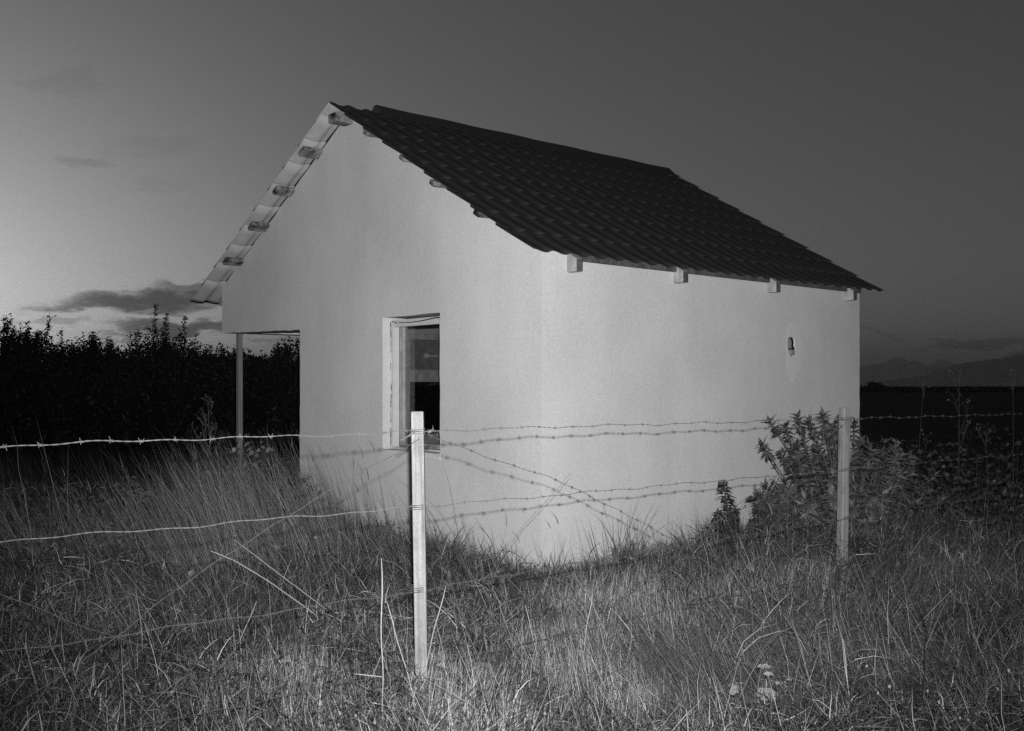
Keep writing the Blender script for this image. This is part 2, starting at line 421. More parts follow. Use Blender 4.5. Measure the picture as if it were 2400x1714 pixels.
# roof sheets: pressed metal tiles
WAVE, ROW = 0.2, 0.352
def sheet(name, zf_y0, y_eave, z_eave, sgn):
    """from ridge to eave; returns mesh with an upper skin and a pale lower skin"""
    p0 = np.array([0, YM, HR]); p1 = np.array([0, y_eave, z_eave])
    D = np.linalg.norm(p1 - p0); dn = (p1 - p0) / D
    nrm = np.cross([1, 0, 0], dn); nrm = nrm if nrm[2] > 0 else -nrm
    rows = int(D / ROW) + 1
    x = np.arange(-AF, L + AB + 1e-6, WAVE / 16)
    ph = (x + AF) / WAVE + 0.32
    fr = ph - np.floor(ph)
    sk = np.where(fr < 0.30, fr / 0.30 * 0.5, 0.5 + (fr - 0.30) / 0.70 * 0.5)   # steep one side, long the other
    wv = 0.020 * ((1 - np.cos(2 * np.pi * sk)) / 2) ** 1.2
    VV, FF, MI, off = [], [], [], 0
    for rr in range(rows, 0, -1):                    # strips counted from the eave, each lapping over the next
        a_ = max(0.0, D - rr * ROW - 0.14); e_ = D - (rr - 1) * ROW
        ds = np.linspace(a_, e_, 7)
        hs = 0.002 + 0.019 * (ds - (D - rr * ROW)) / ROW
        ds[1] = ds[0] + 0.012; hs[1] = 0.002 + 0.019 * (ds[1] - (D - rr * ROW)) / ROW; hs[0] = 0.0105
        XX, DD = np.meshgrid(x, ds)
        edge = np.clip((DD - (e_ - 0.1)) / 0.1, 0, 1) * (0.010 * np.sin(np.pi * fr) ** 2)[None] * (1 if rr > 1 else 0)
        HH = hs[:, None] + wv[None, :] - 0.013
        sag = -0.007 * np.sin(np.pi * (XX + AF) / (L + AF + AB))
        droop = 0.004 * (vnoise(XX, DD, 0.5, 5) - 0.5)
        P = p0[None, None] + (DD + edge)[..., None] * dn + (HH + sag + droop)[..., None] * nrm
        P[..., 0] += XX
        Q = P - nrm * 0.0022
        ny_, nx_ = XX.shape
        I = np.arange(nx_ * ny_).reshape(ny_, nx_); n0 = nx_ * ny_
        top = np.stack([I[:-1, :-1].ravel(), I[:-1, 1:].ravel(), I[1:, 1:].ravel(), I[1:, :-1].ravel()], 1)
        bot = top[:, ::-1] + n0
        def side(q): return np.stack([q[:-1], q[1:], q[1:] + n0, q[:-1] + n0], 1)
        sides = np.concatenate([side(I[-1]), side(I[0]), side(I[:, 0]), side(I[:, -1])])
        FF.append(np.concatenate([top, bot, sides]) + off)
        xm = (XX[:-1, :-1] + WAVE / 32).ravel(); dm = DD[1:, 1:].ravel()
        out_ = (xm < 0.02) | (xm > L - 0.02) | (dm > D - 0.36)          # pale back at overhangs only; inner back coloured dark as lap-gap shade
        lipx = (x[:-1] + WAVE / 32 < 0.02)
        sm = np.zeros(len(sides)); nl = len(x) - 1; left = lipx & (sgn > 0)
        sm[:nl] = np.where(left | (rr == 1), left * 1.0, 2); sm[nl:2 * nl] = left * 1.0  # inner lap lips coloured black to draw the shadow line under each row
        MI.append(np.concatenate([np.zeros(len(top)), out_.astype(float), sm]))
        VV += [P.reshape(-1, 3), Q.reshape(-1, 3)]; off += 2 * n0
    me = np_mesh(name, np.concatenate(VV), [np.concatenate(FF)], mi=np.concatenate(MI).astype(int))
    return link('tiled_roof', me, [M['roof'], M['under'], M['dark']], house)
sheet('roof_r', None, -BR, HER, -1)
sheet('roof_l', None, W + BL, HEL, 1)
# ridge capping: a folded dark strip, starting a little in from the gable
b = MB()
xs = np.linspace(0.30, L + 0.10, 30)
prof = [(-0.15, -0.075), (-0.05, 0.012), (-0.02, 0.040), (0.02, 0.040), (0.05, 0.012), (0.15, -0.075)]
Vv = []
for x in xs:
    wob = 0.003 * math.sin(x * 7)
    Vv += [(x, YM + a, HR + 0.032 + c + wob) for a, c in prof] + [(x, YM + a * 0.96, HR + 0.028 + c + wob) for a, c in prof]
k = len(prof); F = []
for i in range(len(xs) - 1):
    for q in range(k - 1):
        a = i * 2 * k + q; F.append((a, a + 1, a + 1 + 2 * k, a + 2 * k))
        a2 = a + k; F.append((a2, a2 + 2 * k, a2 + 1 + 2 * k, a2 + 1))
    for q in (0, k - 1):
        a = i * 2 * k + q; F.append((a, a + k, a + 3 * k, a + 2 * k))
for i in (0, len(xs) - 1):
    for q in range(k - 1):
        a = i * 2 * k + q; F.append((a, a + 1, a + 1 + k, a + k))
b.add(Vv, F); b.build('ridge_cap', M['roof'], house)
# purlins poking out of the gable
def purlin(y, z, slope, w=0.09, h=0.10, x0=-AF + 0.02):
    b = MB(); a = math.atan(slope)
    R = Matrix.Translation((0, y, z)) @ Matrix.Rotation(a, 4, 'X')
    jx = rng.normal(0, 0.012)
    b.box((x0 + jx, -w / 2, -h - 0.030), (L + AB - 0.06, w / 2, -0.030), R)
    return b.build('purlin', M['beam'], house, 0.01)
sl, sr = -(HR - HEL) / (YM + BL), (HR - HER) / (YM + BR)
for y in (3.22, 3.757, 4.295, 4.864): purlin(y, zl(y), sl, 0.115 + rng.normal(0, .008), 0.045, x0=-AF + 0.012)
for y in (2.14, 1.61, 1.11, 0.58): purlin(y, zr(y), sr, 0.08, 0.04, x0=-AF + 0.07)
b = MB(); b.box((-AF + 0.03, YM - 0.07, HR - 0.17), (L + AB - 0.06, YM + 0.07, HR - 0.085)); b.build('ridge_beam', M['beam'], house, 0.01)
# rafter tails under the eave
def rafter(x, sgn):
    b = MB()
    w = 0.072
    if sgn < 0:
        ye, yi = -0.105, 0.06
        zt0, zt1 = zr(ye) - 0.030, zr(yi) - 0.030; zb = zr(ye) - 0.012 - 0.115
    else:
        ye, yi = W + 0.20, W - 0.06
        zt0, zt1 = zl(ye) - 0.030, zl(yi) - 0.030; zb = zl(ye) - 0.012 - 0.10
    V8 = [(x, ye, zb), (x + w, ye, zb + .004), (x + w, ye, zt0), (x, ye, zt0), (x, yi, zb), (x + w, yi, zb), (x + w, yi, zt1), (x, yi, zt1)]
    b.add(V8, [(0, 1, 2, 3)], 0)
    b.add(V8, [(4, 7, 6, 5), (0, 3, 7, 4), (1, 5, 6, 2), (0, 4, 5, 1), (3, 2, 6, 7)], 1)
    me = b.mesh('rafter'); bm = bmesh.new(); bm.from_mesh(me); bmesh.ops.remove_doubles(bm, verts=bm.verts, dist=1e-5); bmesh.ops.recalc_face_normals(bm, faces=bm.faces); bm.to_mesh(me); bm.free()
    o = link('rafter', me, [M['tail'], M['tailside']], house)
    bv = o.modifiers.new('b', 'BEVEL'); bv.width = 0.006; bv.segments = 2
    return o
for x in (0.267, 1.54, 2.90, 4.26): rafter(x, -1)
for x in (0.06, 1.4, 2.8, 4.2): rafter(x, 1)
b = MB(); b.box((0.30, -0.035, zr(-.035) - 0.075), (L - 0.02, -0.002, zr(-.035) - 0.02)); b.build('wall_plate', M['tail'], house, 0.004)

# -------------------------------------------------------------------- fence
A2, B2 = np.array([-0.441, 4.80]), np.array([2.335, 7.20])
FD = (B2 - A2); FN = np.array([FD[1], -FD[0]]) / np.linalg.norm(FD)   # towards the road
fence = empty('barbed_wire_fence', (A2[0], A2[1], 0))
tag(fence, 'barbed wire fence on thin square posts running past the white house', 'fence')
def post(t, tilt, h, mat, w=0.058):
    P = A2 + t * FD
    b = MB(); b.box((-w / 2, -w / 2, -0.25), (w / 2, w / 2, h))
    me_o = b.build('post', mat, fence, 0.005)
    me_o.location = (P[0] - A2[0] - math.sin(tilt) * h, P[1] - A2[1], 0)
    me_o.rotation_euler = (0, tilt, math.atan2(-P[0], P[1]) * -1 + 0.12)
    return me_o
post(0, -0.016, E - 0.118, M['post'])
post(1, 0.022, E - 0.152, M['greywood'])
def fpt(t, h, off=0.034):
    P = A2 + t * FD + FN * off
    return np.array([P[0] - A2[0], P[1] - A2[1], h + E])
def strand(ctrl, barbs=True, mat=M['wire'], off=0.034, name='wire_strand', r=0.0012, gap=0.13):
    P = np.array([fpt(t, h, off) for t, h in ctrl])
    # dense resample with a small hand-strung wobble
    seg = np.linalg.norm(np.diff(P, axis=0), axis=1); cum = np.concatenate([[0], np.cumsum(seg)])
    n = int(cum[-1] / 0.011); s = np.linspace(0, cum[-1], n)
    Q = np.stack([np.interp(s, cum, P[:, k]) for k in range(3)], 1)
    ker = np.hanning(31); ker /= ker.sum()
    for k in range(3):
        pad = np.pad(Q[:, k], 15, mode='edge'); Q[:, k] = np.convolve(pad, ker, 'valid')
    ph = rng.uniform(0, 10)
    Q[:, 2] += 0.004 * np.sin(s * 9 + ph) + 0.003 * np.sin(s * 23 + ph * 2) + 0.008 * (vnoise(s, s * 0 + ph, 0.6, 3) - 0.5)
    Tn = np.gradient(Q, axis=0); Tn /= np.linalg.norm(Tn, axis=1)[:, None]
    u = np.cross(Tn, [0, 0, 1.0]); u /= np.linalg.norm(u, axis=1)[:, None]; v = np.cross(u, Tn)
    b = MB()
    a = s / 0.075 * 2 * np.pi
    for q in (0, np.pi):
        b.tube(Q + (r * 1.1) * (np.cos(a + q)[:, None] * u + np.sin(a + q)[:, None] * v), r, 5)
    if barbs:
        d = rng.uniform(0.02, gap)
        while d < cum[-1] - 0.02:
            i = int(d / cum[-1] * (n - 1))
            c0 = Q[i]; wrap = np.linspace(0, 4 * np.pi, 16); w0 = rng.uniform(0, 6.28)
            b.tube(c0 + np.linspace(-0.006, 0.006, 16)[:, None] * Tn[i] + 0.0045 * (np.cos(wrap)[:, None] * u[i] + np.sin(wrap)[:, None] * v[i]), 0.0012, 4)
            for q in range(4):
                an = w0 + q * 1.57 + rng.normal(0, .3)
                dr = math.cos(an) * u[i] + math.sin(an) * v[i] + rng.normal(0, .35) * Tn[i]
                ln = rng.uniform(0.011, 0.018)
                st = c0 + Tn[i] * (0.005 if q % 2 else -0.005)
                b.tube([st, st + dr * ln * 0.6, st + dr * ln], [0.0012, 0.0011, 0.0004], 4)
            d += gap * rng.uniform(0.85, 1.15)
    return b.build(name, mat, fence)
strand([(-1, -.212), (0, -.208), (1, -.227)])
strand([(1, -.227), (2, -.25)], mat=M['rust'])
strand([(-1, -.535), (-.5, -.545), (0, -.561)], False)
strand([(0, -.561), (1, -.580)])
strand([(1, -.580), (2, -.60)], mat=M['rust'], r=0.0012)
strand([(-1, -.92), (0, -.945), (1, -.917), (2, -.93)], mat=M['rust'])
strand([(-1, -1.28), (0, -1.30), (1, -1.28), (2, -1.25)], mat=M['rust'])
strand([(0, -.225), (.264, -.527), (.48, -.877), (.75, -1.25), (1, -1.6)], off=0.045, name='brace_wire', mat=M['rust'], r=0.0009)
strand([(1, -.245), (.8, -.52), (.604, -.82), (.4, -1.12), (0, -1.66)], off=0.024, name='brace_wire', mat=M['rust'], r=0.0009)
strand([(0, -.235), (-.203, -.56), (-.337, -.82), (-.42, -1.015), (-.6, -1.35), (-.75, -1.62)], False, off=0.045, name='brace_wire', mat=M['rust'], r=0.0009)
strand([(-1, -.2), (-.7, -.42), (-.49, -.726), (-.387, -.942), (-.278, -1.11), (0, -1.5)], False, off=0.03, name='brace_wire', mat=M['rust'], r=0.0008)
# wire wrapped round both posts, with the twisted tail on the near one
def wrapped(t, h, m, tail=False):
    b = MB(); c = fpt(t, h, 0.0); a = np.linspace(0, 6 * np.pi, 60)
    rr = 0.043
    sq = np.clip(np.stack([np.cos(a), np.sin(a)], 1) * 1.25, -1, 1) * 0.034
    b.tube(np.stack([c[0] + sq[:, 0], c[1] + sq[:, 1], c[2] + np.linspace(-0.014, 0.014, 60) + 0.004 * np.sin(a)], 1), 0.0017, 5)
    if tail:
        e = fpt(t, h, 0.036)
        d = np.array([FD[0], FD[1], 0]) / np.linalg.norm(FD)
        lft = np.array([-1, -.25, 0])
        b.tube([e + lft * 0.03, e + lft * 0.055 + [0, 0, -.018], e + lft * .10 + [0, 0, -.042]], [0.004, 0.0042, 0.002], 6)
        for q in range(9):
            an = q * 0.7
            st = e + d * (0.045 + q * 0.008)
            b.tube([st, st + np.array([math.cos(an) * .012, -.006, math.sin(an) * .026])], [0.0013, 0.0006], 4)
        b.tube([e + d * 0.036 + [0, 0, -.008], e + d * 0.05 + [0, -.006, 0], e + d * 0.07], [0.006, 0.0075, 0.004], 6)
    b.build('wire_tie', m, fence)
wrapped(0, -.21, M['wire'], True)
wrapped(0, -.561, M['rust']); wrapped(0, -.945, M['rust'])
wrapped(1, -.228, M['rust']); wrapped(1, -.58, M['rust']); wrapped(1, -.917, M['rust'])

# ------------------------------------------------------------------- grasses
def blades(P, H, az, lean, bend, wid, tone, droop=0.0, seg=3):
    """P (n,3) roots; blade arcs towards az; returns V,F,tone"""
    n = len(P)
    t = np.linspace(0, 1, seg + 1)
    ang = lean[:, None] + bend[:, None] * t[None]              # angle from vertical along the blade
    st = H[:, None] / seg
    dr = np.sin(ang) * st; dz = np.cos(ang) * st
    r = np.concatenate([np.zeros((n, 1)), np.cumsum(dr[:, :-1], 1)], 1)
    z = np.concatenate([np.zeros((n, 1)), np.cumsum(dz[:, :-1], 1)], 1)
    wob = 0.05 * H[:, None] * (rng.random((n, seg + 1)) - 0.5) * t[None]
    cx, sy = np.cos(az), np.sin(az)
    cen = np.stack([P[:, 0:1] + r * cx[:, None] - wob * sy[:, None], P[:, 1:2] + r * sy[:, None] + wob * cx[:, None], P[:, 2:3] + z], 2)
    tw = az + np.pi / 2 + rng.normal(0, 0.5, n)
    roll = rng.uniform(-1.25, 1.25, n); am = lean + bend * .5
    up_ = np.stack([-np.cos(am) * cx, -np.cos(am) * sy, np.sin(am)], 1)
    sd = np.cos(roll)[:, None] * np.stack([np.cos(tw), np.sin(tw), np.zeros(n)], 1) + np.sin(roll)[:, None] * up_
    sd /= np.linalg.norm(sd, axis=1)[:, None]
    wt = wid[:, None] * (1 - t[None] ** 1.6) * 0.5
    Lf = cen[:, :-1] - wt[:, :-1, None] * sd[:, None]; Rt = cen[:, :-1] + wt[:, :-1, None] * sd[:, None]
    V = np.concatenate([np.stack([Lf, Rt], 2).reshape(n, 2 * seg, 3), cen[:, -1:]], 1)
    k = 2 * seg + 1
    base = (np.arange(n) * k)[:, None]
    quads = np.concatenate([base + np.array([2 * i, 2 * i + 1, 2 * i + 3, 2 * i + 2]) for i in range(seg - 1)], 0)
    tris = base + np.array([2 * seg - 2, 2 * seg - 1, 2 * seg])
    return V.reshape(-1, 3), quads, tris, np.repeat(tone, k)

def field(ymin, ymax, dens, margin=1.1, extra=None):
    """random roots over the strip of ground in front of and beside the house"""
    w = 0.55 * ymax + margin
    n = int(dens * 2 * w * (ymax - ymin))
    x = rng.uniform(-w, w, n); y = rng.uniform(ymin, ymax, n)
    k = (np.abs(x) < 0.55 * y + margin) & ~inside_house(x, y, 0.012)
    x, y = x[k], y[k]
    return x, y

def gz_(x, y): return gz(x, y)
STRAW = [(-.43, 4.75, .28, 1.0), (.95, 5.5, .45, .8), (.6, 6.9, .55, 1.0), (1.05, 6.4, .5, 1.0), (.35, 5.5, .5, 1.0), (-.15, 4.9, .35, .9), (-1.35, 4.9, .4, .8), (0.70, 6.0, .75, 1.0), (0.34, 4.75, .55, .9), (-1.0, 4.7, .55, 1.0), (-.6, 5.2, .4, .6), (2.05, 7.0, .6, .9), (0.0, 4.5, .5, .8), (1.3, 6.6, .6, .7), (1.5, 5.4, .4, .3), (-.2, 4.5, .4, .8), (-1.9, 5.0, .5, .35), (2.9, 7.2, .6, .5)]
def straw_w(x, y):
    s = np.zeros_like(x)
    for a, b_, r, w in STRAW: s = np.maximum(s, w * np.exp(-((x - a) ** 2 + (y - b_) ** 2 * 0.8) / r ** 2))
    return np.clip(s * (0.55 + 0.9 * vnoise(x, y, 0.35, 8)), 0, 1)

parts = []
def emit(store, *a): store.append(blades(*a))
def build_blades(store, name, mat, label, kind='stuff', cat='grass'):
    V, Q, Tt, Tn = [], [], [], []
    off = 0
    for v, q, t, tn in store:
        V.append(v); Q.append(q + off); Tt.append(t + off); Tn.append(tn); off += len(v)
    me = np_mesh(name, np.concatenate(V), [np.concatenate(Q), np.concatenate(Tt)], np.concatenate(Tn))
    o = link(name, me, mat)
    tag(o, label, cat, None, kind)
    return o

green, straw, tall = [], [], []
def tones(n, lo, mid, hi, p_hi):
    """mostly dull blades, some bright ones"""
    return np.where(rng.random(n) < p_hi, rng.uniform(mid, hi, n), lo + (mid - lo) * rng.random(n) ** 1.5)
for (ya, yb, dn, sc) in ((3.6, 5.6, 3300, 1.0), (5.6, 7.4, 2600, 1.1), (7.4, 9.6, 2000, 1.3), (9.6, 13.5, 700, 1.9)):
    # 1 matted bent green grass, in tussocks that lie over in their own direction
    x, y = field(ya, yb, dn)
    cl = vnoise(x, y, 0.40, 4); cl2 = vnoise(x, y, 1.3, 6)
    k = rng.random(len(x)) < 0.06 + .75 * np.clip(cl * 1.5 - .25, 0, 1)
    x, y, cl, cl2 = x[k], y[k], cl[k], cl2[k]
    n = len(x)
    H = (0.10 + 0.16 * cl2 + 0.10 * cl) * rng.uniform(0.45, 1.6, n)
    az = vnoise(x, y, 0.33, 9) * 14.0 + rng.normal(0, 0.8, n)
    lean = np.abs(rng.normal(0.65, 0.5, n)); bend = rng.uniform(0.2, 2.3, n)
    zz = gz(x, y) + rng.random(n) ** 1.5 * 0.22
    tone = tones(n, .02, .13, .42, .17) * (0.5 + 1.0 * vnoise(x, y, 0.6, 12))
    emit(green, np.stack([x, y, zz], 1), H, az, lean, bend, rng.uniform(0.0028, 0.0070, n) * sc, tone, 0.0, 4)
    # short curled bits lying every way through the thatch
    x, y = field(ya, yb, dn * 1.7)
    k = rng.random(len(x)) > .65 * straw_w(x, y); x, y = x[k], y[k]
    n = len(x)
    hh = (.10 + .34 * vnoise(x, y, 1.1, 6)) * (.45 + .9 * vnoise(x, y, .28, 16))
    zz = gz(x, y) + hh * (1 - rng.random(n) ** 1.8)
    tone = tones(n, .018, .13, .52, .17) * (0.55 + .9 * vnoise(x, y, 0.6, 12))
    emit(green, np.stack([x, y, zz], 1), rng.uniform(.05, .17, n), rng.uniform(0, 6.283, n), rng.uniform(.2, 1.8, n), rng.normal(.5, 1.0, n), rng.uniform(.0026, .0062, n) * sc, tone)
    # 2 fallen litter, any direction
    x, y = field(ya, yb, dn * 0.55)
    n = len(x)
    zz = gz(x, y) + rng.random(n) * (0.10 + 0.26 * vnoise(x, y, 1.3, 6))
    az = rng.uniform(0, 6.283, n)
    tone = tones(n, .04, .22, .75, .20)
    emit(straw, np.stack([x, y, zz], 1), rng.uniform(0.08, 0.30, n), az, rng.uniform(0.7, 1.7, n), rng.uniform(-.6, 1.1, n), rng.uniform(0.0018, 0.0042, n) * sc, tone)
    # 3 upright dry straw in clumps
    x, y = field(ya, yb, dn * 1.9)
    sw_ = straw_w(x, y)
    k = rng.random(len(x)) < sw_ * .9 + 0.007
    x, y, sw_ = x[k], y[k], sw_[k]; n = len(x)
    H = rng.uniform(0.12, 0.36, n) * (0.75 + 0.35 * sw_)
    az = vnoise(x, y, 0.7, 15) * 11 + rng.normal(0, 0.9, n)
    tone = tones(n, .14, .42, .95, .36)
    emit(straw, np.stack([x, y, gz(x, y)], 1), H, az, np.abs(rng.normal(0.06, 0.16, n)), rng.uniform(0, 0.6, n), rng.uniform(0.0024, 0.0048, n) * sc, tone)
    # 4 thin lone stems crossing everything
    x, y = field(ya, yb, dn * 0.035)
    n = len(x)
    emit(straw, np.stack([x, y, gz(x, y) + .04], 1), rng.uniform(.25, .6, n), rng.normal(2.8, 1.3, n), np.abs(rng.normal(.45, .35, n)), rng.uniform(0, .5, n), rng.uniform(.002, .0034, n) * sc, rng.uniform(.22, .6, n), 0.0, 5)
# leaning dark clumps, lower right: blades sweeping up to the left
for (cx, cy, rx, ry, m, azc, hh) in ((1.15, 5.0, .35, .35, 2600, 2.6, .5), (0.95, 4.75, .25, .3, 1600, 2.5, .45), (1.6, 5.4, .5, .4, 2500, 2.7, .45), (1.9, 4.9, .5, .5, 2500, 2.4, .35), (-1.7, 5.9, .6, .5, 2400, 1.0, .4), (2.3, 6.6, .5, .4, 2500, .6, .5), (2.9, 7.6, .7, .5, 3000, .5, .5)):
    x = rng.normal(cx, rx, m); y = rng.normal(cy, ry, m)
    emit(green, np.stack([x, y, gz(x, y)], 1), hh * rng.uniform(.5, 1.2, m), azc + rng.normal(0, .35, m), rng.uniform(.3, .8, m), rng.uniform(0, .7, m), rng.uniform(.002, .004, m), (0.05 + 0.13 * rng.random(m) ** 1.5))
# tall leaning grass, left of the house and along its wall
def tallgrass(n, xf, yf, hf, azm, tone0, tone1, leanm=0.18, wid=(0.0022, 0.0045)):
    x = xf(n); y = yf(n)
    k = ~inside_house(x, y, 0.02) & (rng.random(n) < np.clip(vnoise(x, y, .42, 61) * 2.4 - .6, .06, 1)); x, y = x[k], y[k]; n = len(x)
    emit(tall, np.stack([x, y, gz(x, y)], 1), hf(n), azm + rng.normal(0, 0.5, n), np.abs(rng.normal(leanm, 0.12, n)), rng.uniform(0.05, 0.75, n) ** 1.5, rng.uniform(wid[0], wid[1], n), rng.uniform(tone0, tone1, n), 0.0, 5)
U = rng.uniform; G = rng.normal
tallgrass(3400, lambda n: G(-1.95, .34, n), lambda n: G(8.3, .5, n), lambda n: U(.5, 1.3, n), 3.0, .08, .34, .34)
tallgrass(1900, lambda n: G(-2.7, .6, n), lambda n: G(8.0, .7, n), lambda n: U(.4, 1.05, n), 2.9, .05, .24, .42)
tallgrass(700, lambda n: U(-4.3, -2.2, n), lambda n: U(7.2, 9.4, n), lambda n: U(.5, 1.2, n), 2.9, .06, .26, 0.4)
tallgrass(700, lambda n: G(-1.25, .3, n), lambda n: G(8.3, .35, n), lambda n: U(.3, .8, n), 2.9, .07, .22)
tallgrass(900, lambda n: U(-1.2, 0.3, n), lambda n: 8.55 - 0.0 * U(0, 1, n) + G(-.55, .25, n), lambda n: U(.2, .5, n), 1.5, .05, .2, .25)
tallgrass(1100, lambda n: U(.3, 2.2, n), lambda n: G(7.75, .3, n), lambda n: U(.2, .5, n), 1.2, .05, .2, .25)
tallgrass(700, lambda n: U(-3.6, -1.0, n), lambda n: U(5.0, 7.4, n), lambda n: U(.35, .7, n), 2.6, .12, .34, .3, (.0016, .003))
tallgrass(1500, lambda n: U(2.8, 6.2, n), lambda n: U(7.4, 10.5, n), lambda n: U(.35, .85, n), .9, .07, .2, .3)
tallgrass(160, lambda n: U(-.9, 2.1, n), lambda n: U(7.0, 7.9, n), lambda n: U(.45, .8, n), 1.7, .08, .2, .1, (.002, .0035))
m = 1500   # broad arching leaves round the right post
x = np.concatenate([rng.uniform(1.2, 3.6, 900), rng.normal(-.2, .35, 600)]); y = np.concatenate([rng.normal(7.6, .55, 900), rng.normal(6.1, .45, 600)])
k = ~inside_house(x, y, .03); x, y = x[k], y[k]; m = len(x)
emit(green, np.stack([x, y, gz(x, y) + .05], 1), rng.uniform(.2, .5, m), rng.uniform(0, 6.28, m), np.abs(rng.normal(.4, .3, m)), rng.uniform(.8, 2.3, m), rng.uniform(.005, .010, m), rng.uniform(.06, .30, m), 0.0, 5)
tallgrass(2600, lambda n: U(4.2, 11, n), lambda n: U(10, 18, n), lambda n: U(.3, .95, n), .9, .03, .14, .3, (.004, .008))
tallgrass(2600, lambda n: U(-10, -2.4, n), lambda n: U(9.5, 19, n), lambda n: U(.4, 1.1, n), 2.8, .025, .10, .35, (.004, .008))
for (nn, xa, xb, ya, yb, ha, hb_) in ((46, -4.0, -1.4, 7.3, 8.6, .95, 1.5), (34, -1.55, -.25, 7.9, 8.5, .6, 1.15), (14, 2.9, 4.6, 8.2, 9.6, .7, 1.1)):
    x = U(xa, xb, nn); y = U(ya, yb, nn); k = ~inside_house(x, y, .04); x, y = x[k], y[k]; m = len(x)
    emit(tall, np.stack([x, y, gz(x, y)], 1), U(ha, hb_, m), 2.9 + G(0, .45, m), U(.02, .35, m), U(.15, 1.2, m), U(.0028, .0042, m), U(.16, .40, m), 0.0, 7)
# seed spikes on some of the tall stems (short fat blades on top of thin stalks)
m = 420
x = np.concatenate([G(-2.0, .6, 90), U(-4.2, -2.0, 50), U(-1, 2.1, 36)]); y = np.concatenate([G(8.2, .5, 90), U(7.2, 9, 50), U(6.9, 7.8, 36)])
k = ~inside_house(x, y, 0.03); x, y = x[k], y[k]; m = len(x)
hz = U(.5, 1.05, m) * np.where(x > -1, .62, 1.0)
azs = 2.9 + G(0, .5, m)
emit(tall, np.stack([x, y, gz(x, y)], 1), hz, azs, np.full(m, .08), np.full(m, .12), np.full(m, .0024), U(.12, .26, m), 0.0, 5)
tipx = x + np.cos(azs) * np.sin(.13) * hz; tipy = y + np.sin(azs) * np.sin(.13) * hz
emit(tall, np.stack([tipx, tipy, gz(x, y) + hz * .97], 1), U(.07, .16, m), azs, np.full(m, .25), U(.2, 1.5, m), U(.003, .0065, m), U(.1, .22, m), 0.0, 5)
# ragged tufts against the foot of the walls
for (xd, off, hh, nb) in ((690, .3, .55, 60), (742, .25, .5, 50), (800, .35, .45, 70), (868, .3, .34, 60), (950, .35, .42, 90), (1005, .3, .5, 60), (1060, .4, .36, 70), (1105, .3, .5, 40), (1150, .25, .42, 36), (1196, .3, .3, 40), (1240, .35, .5, 34), (1290, .3, .38, 60), (1345, .35, .56, 60), (1392, .3, .72, 80), (1420, .35, .5, 70), (1470, .3, .4, 60), (1525, .3, .45, 70), (1575, .35, .5, 60)):
    iz = .129 - (.0361 * (xd - 1205) / 703 if xd > 1205 else .0332 * (1205 - xd) / 540)
    yy = 1 / iz - off; xx = (xd - 1137) / 2285 * yy
    x = rng.normal(xx, .05, nb); y = rng.normal(yy, .06, nb)
    k = ~inside_house(x, y, .02); x, y = x[k], y[k]; m = len(x)
    emit(green, np.stack([x, y, gz(x, y)], 1), hh * rng.uniform(.35, 1.15, m), rng.uniform(0, 6.28, m), np.abs(rng.normal(.15, .2, m)), rng.uniform(.1, 1.3, m), rng.uniform(.003, .0085, m), rng.uniform(.05, .24, m), 0.0, 5)
build_blades(green, 'grass', M['grass'], 'matted dark green grass covering the verge and the ground by the wall')
build_blades(straw, 'dry_grass', M['straw'], 'pale dry straw standing and lying through the grass by the fence')
build_blades(tall, 'tall_grass', M['tall'], 'tall leaning seed grass left of the house and along its walls')

# ------------------------------------------------------------------ leaves
def leaves(P, D, Nn, ln, wd, tone, fold=0.18):
    """pointed leaf of 2 quads folded along the midrib: P root, D direction, Nn rough normal"""
    D = D / (np.linalg.norm(D, axis=1)[:, None] + 1e-9)
    S = np.cross(D, Nn); S /= np.linalg.norm(S, axis=1)[:, None] + 1e-9
    Nn = np.cross(S, D)
    n = len(P)
    ln = ln[:, None]; wd = wd[:, None]
    mid = P + D * ln * 0.45; tip = P + D * ln - Nn * ln * 0.12
    l1 = mid + S * wd * .5 + Nn * wd * fold; r1 = mid - S * wd * .5 + Nn * wd * fold
    V = np.stack([P, r1, tip, l1, mid], 1).reshape(-1, 3)
    b_ = (np.arange(n) * 5)[:, None]
    F = np.concatenate([b_ + np.array([0, 1, 4]), b_ + np.array([1, 2, 4]), b_ + np.array([4, 2, 3]), b_ + np.array([0, 4, 3])], 0)
    return V, F, np.repeat(tone, 5)
def leaf_mesh(name, sets):
    V, F, Tn, off = [], [], [], 0
    for v, f, t in sets: V.append(v); F.append(f + off); Tn.append(t); off += len(v)
    return np_mesh(name, np.concatenate(V), [np.concatenate(F)], np.concatenate(Tn))
def rdir(n):
    v = rng.normal(0, 1, (n, 3)); return v / np.linalg.norm(v, axis=1)[:, None]

# brambles: ground cover of ovate leaves left of the house, and a low tangle on the right
n = 10000
x = np.concatenate([rng.normal(-2.9, .8, n // 2), rng.uniform(-5.2, -1.5, n // 2)]); y = np.concatenate([rng.normal(8.6, .6, n // 2), rng.uniform(7.4, 10.4, n // 2)])
hmax = (0.70 * np.exp(-(((x + 2.7) / 1.3) ** 2 + ((y - 8.9) / 1.1) ** 2)) + .15) * (.35 + 1.1 * vnoise(x, y, .42, 21)) + .06
k = ~inside_house(x, y, .05) & (x < -1.35) & (vnoise(x, y, .3, 23) > .35); x, y, hmax = x[k], y[k], hmax[k]
z = gz(x, y) + hmax * (1 - rng.random(len(x)) ** 1.6)
n = len(x)
d = rdir(n); d[:, 2] = -0.2 + d[:, 2] * 0.5; nn = rdir(n) * .6 + np.array([0, -.5, .8])
s1 = leaves(np.stack([x, y, z], 1), d, nn, rng.uniform(.035, .075, n), rng.uniform(.022, .05, n), rng.uniform(.04, .13, n))
n = 9000
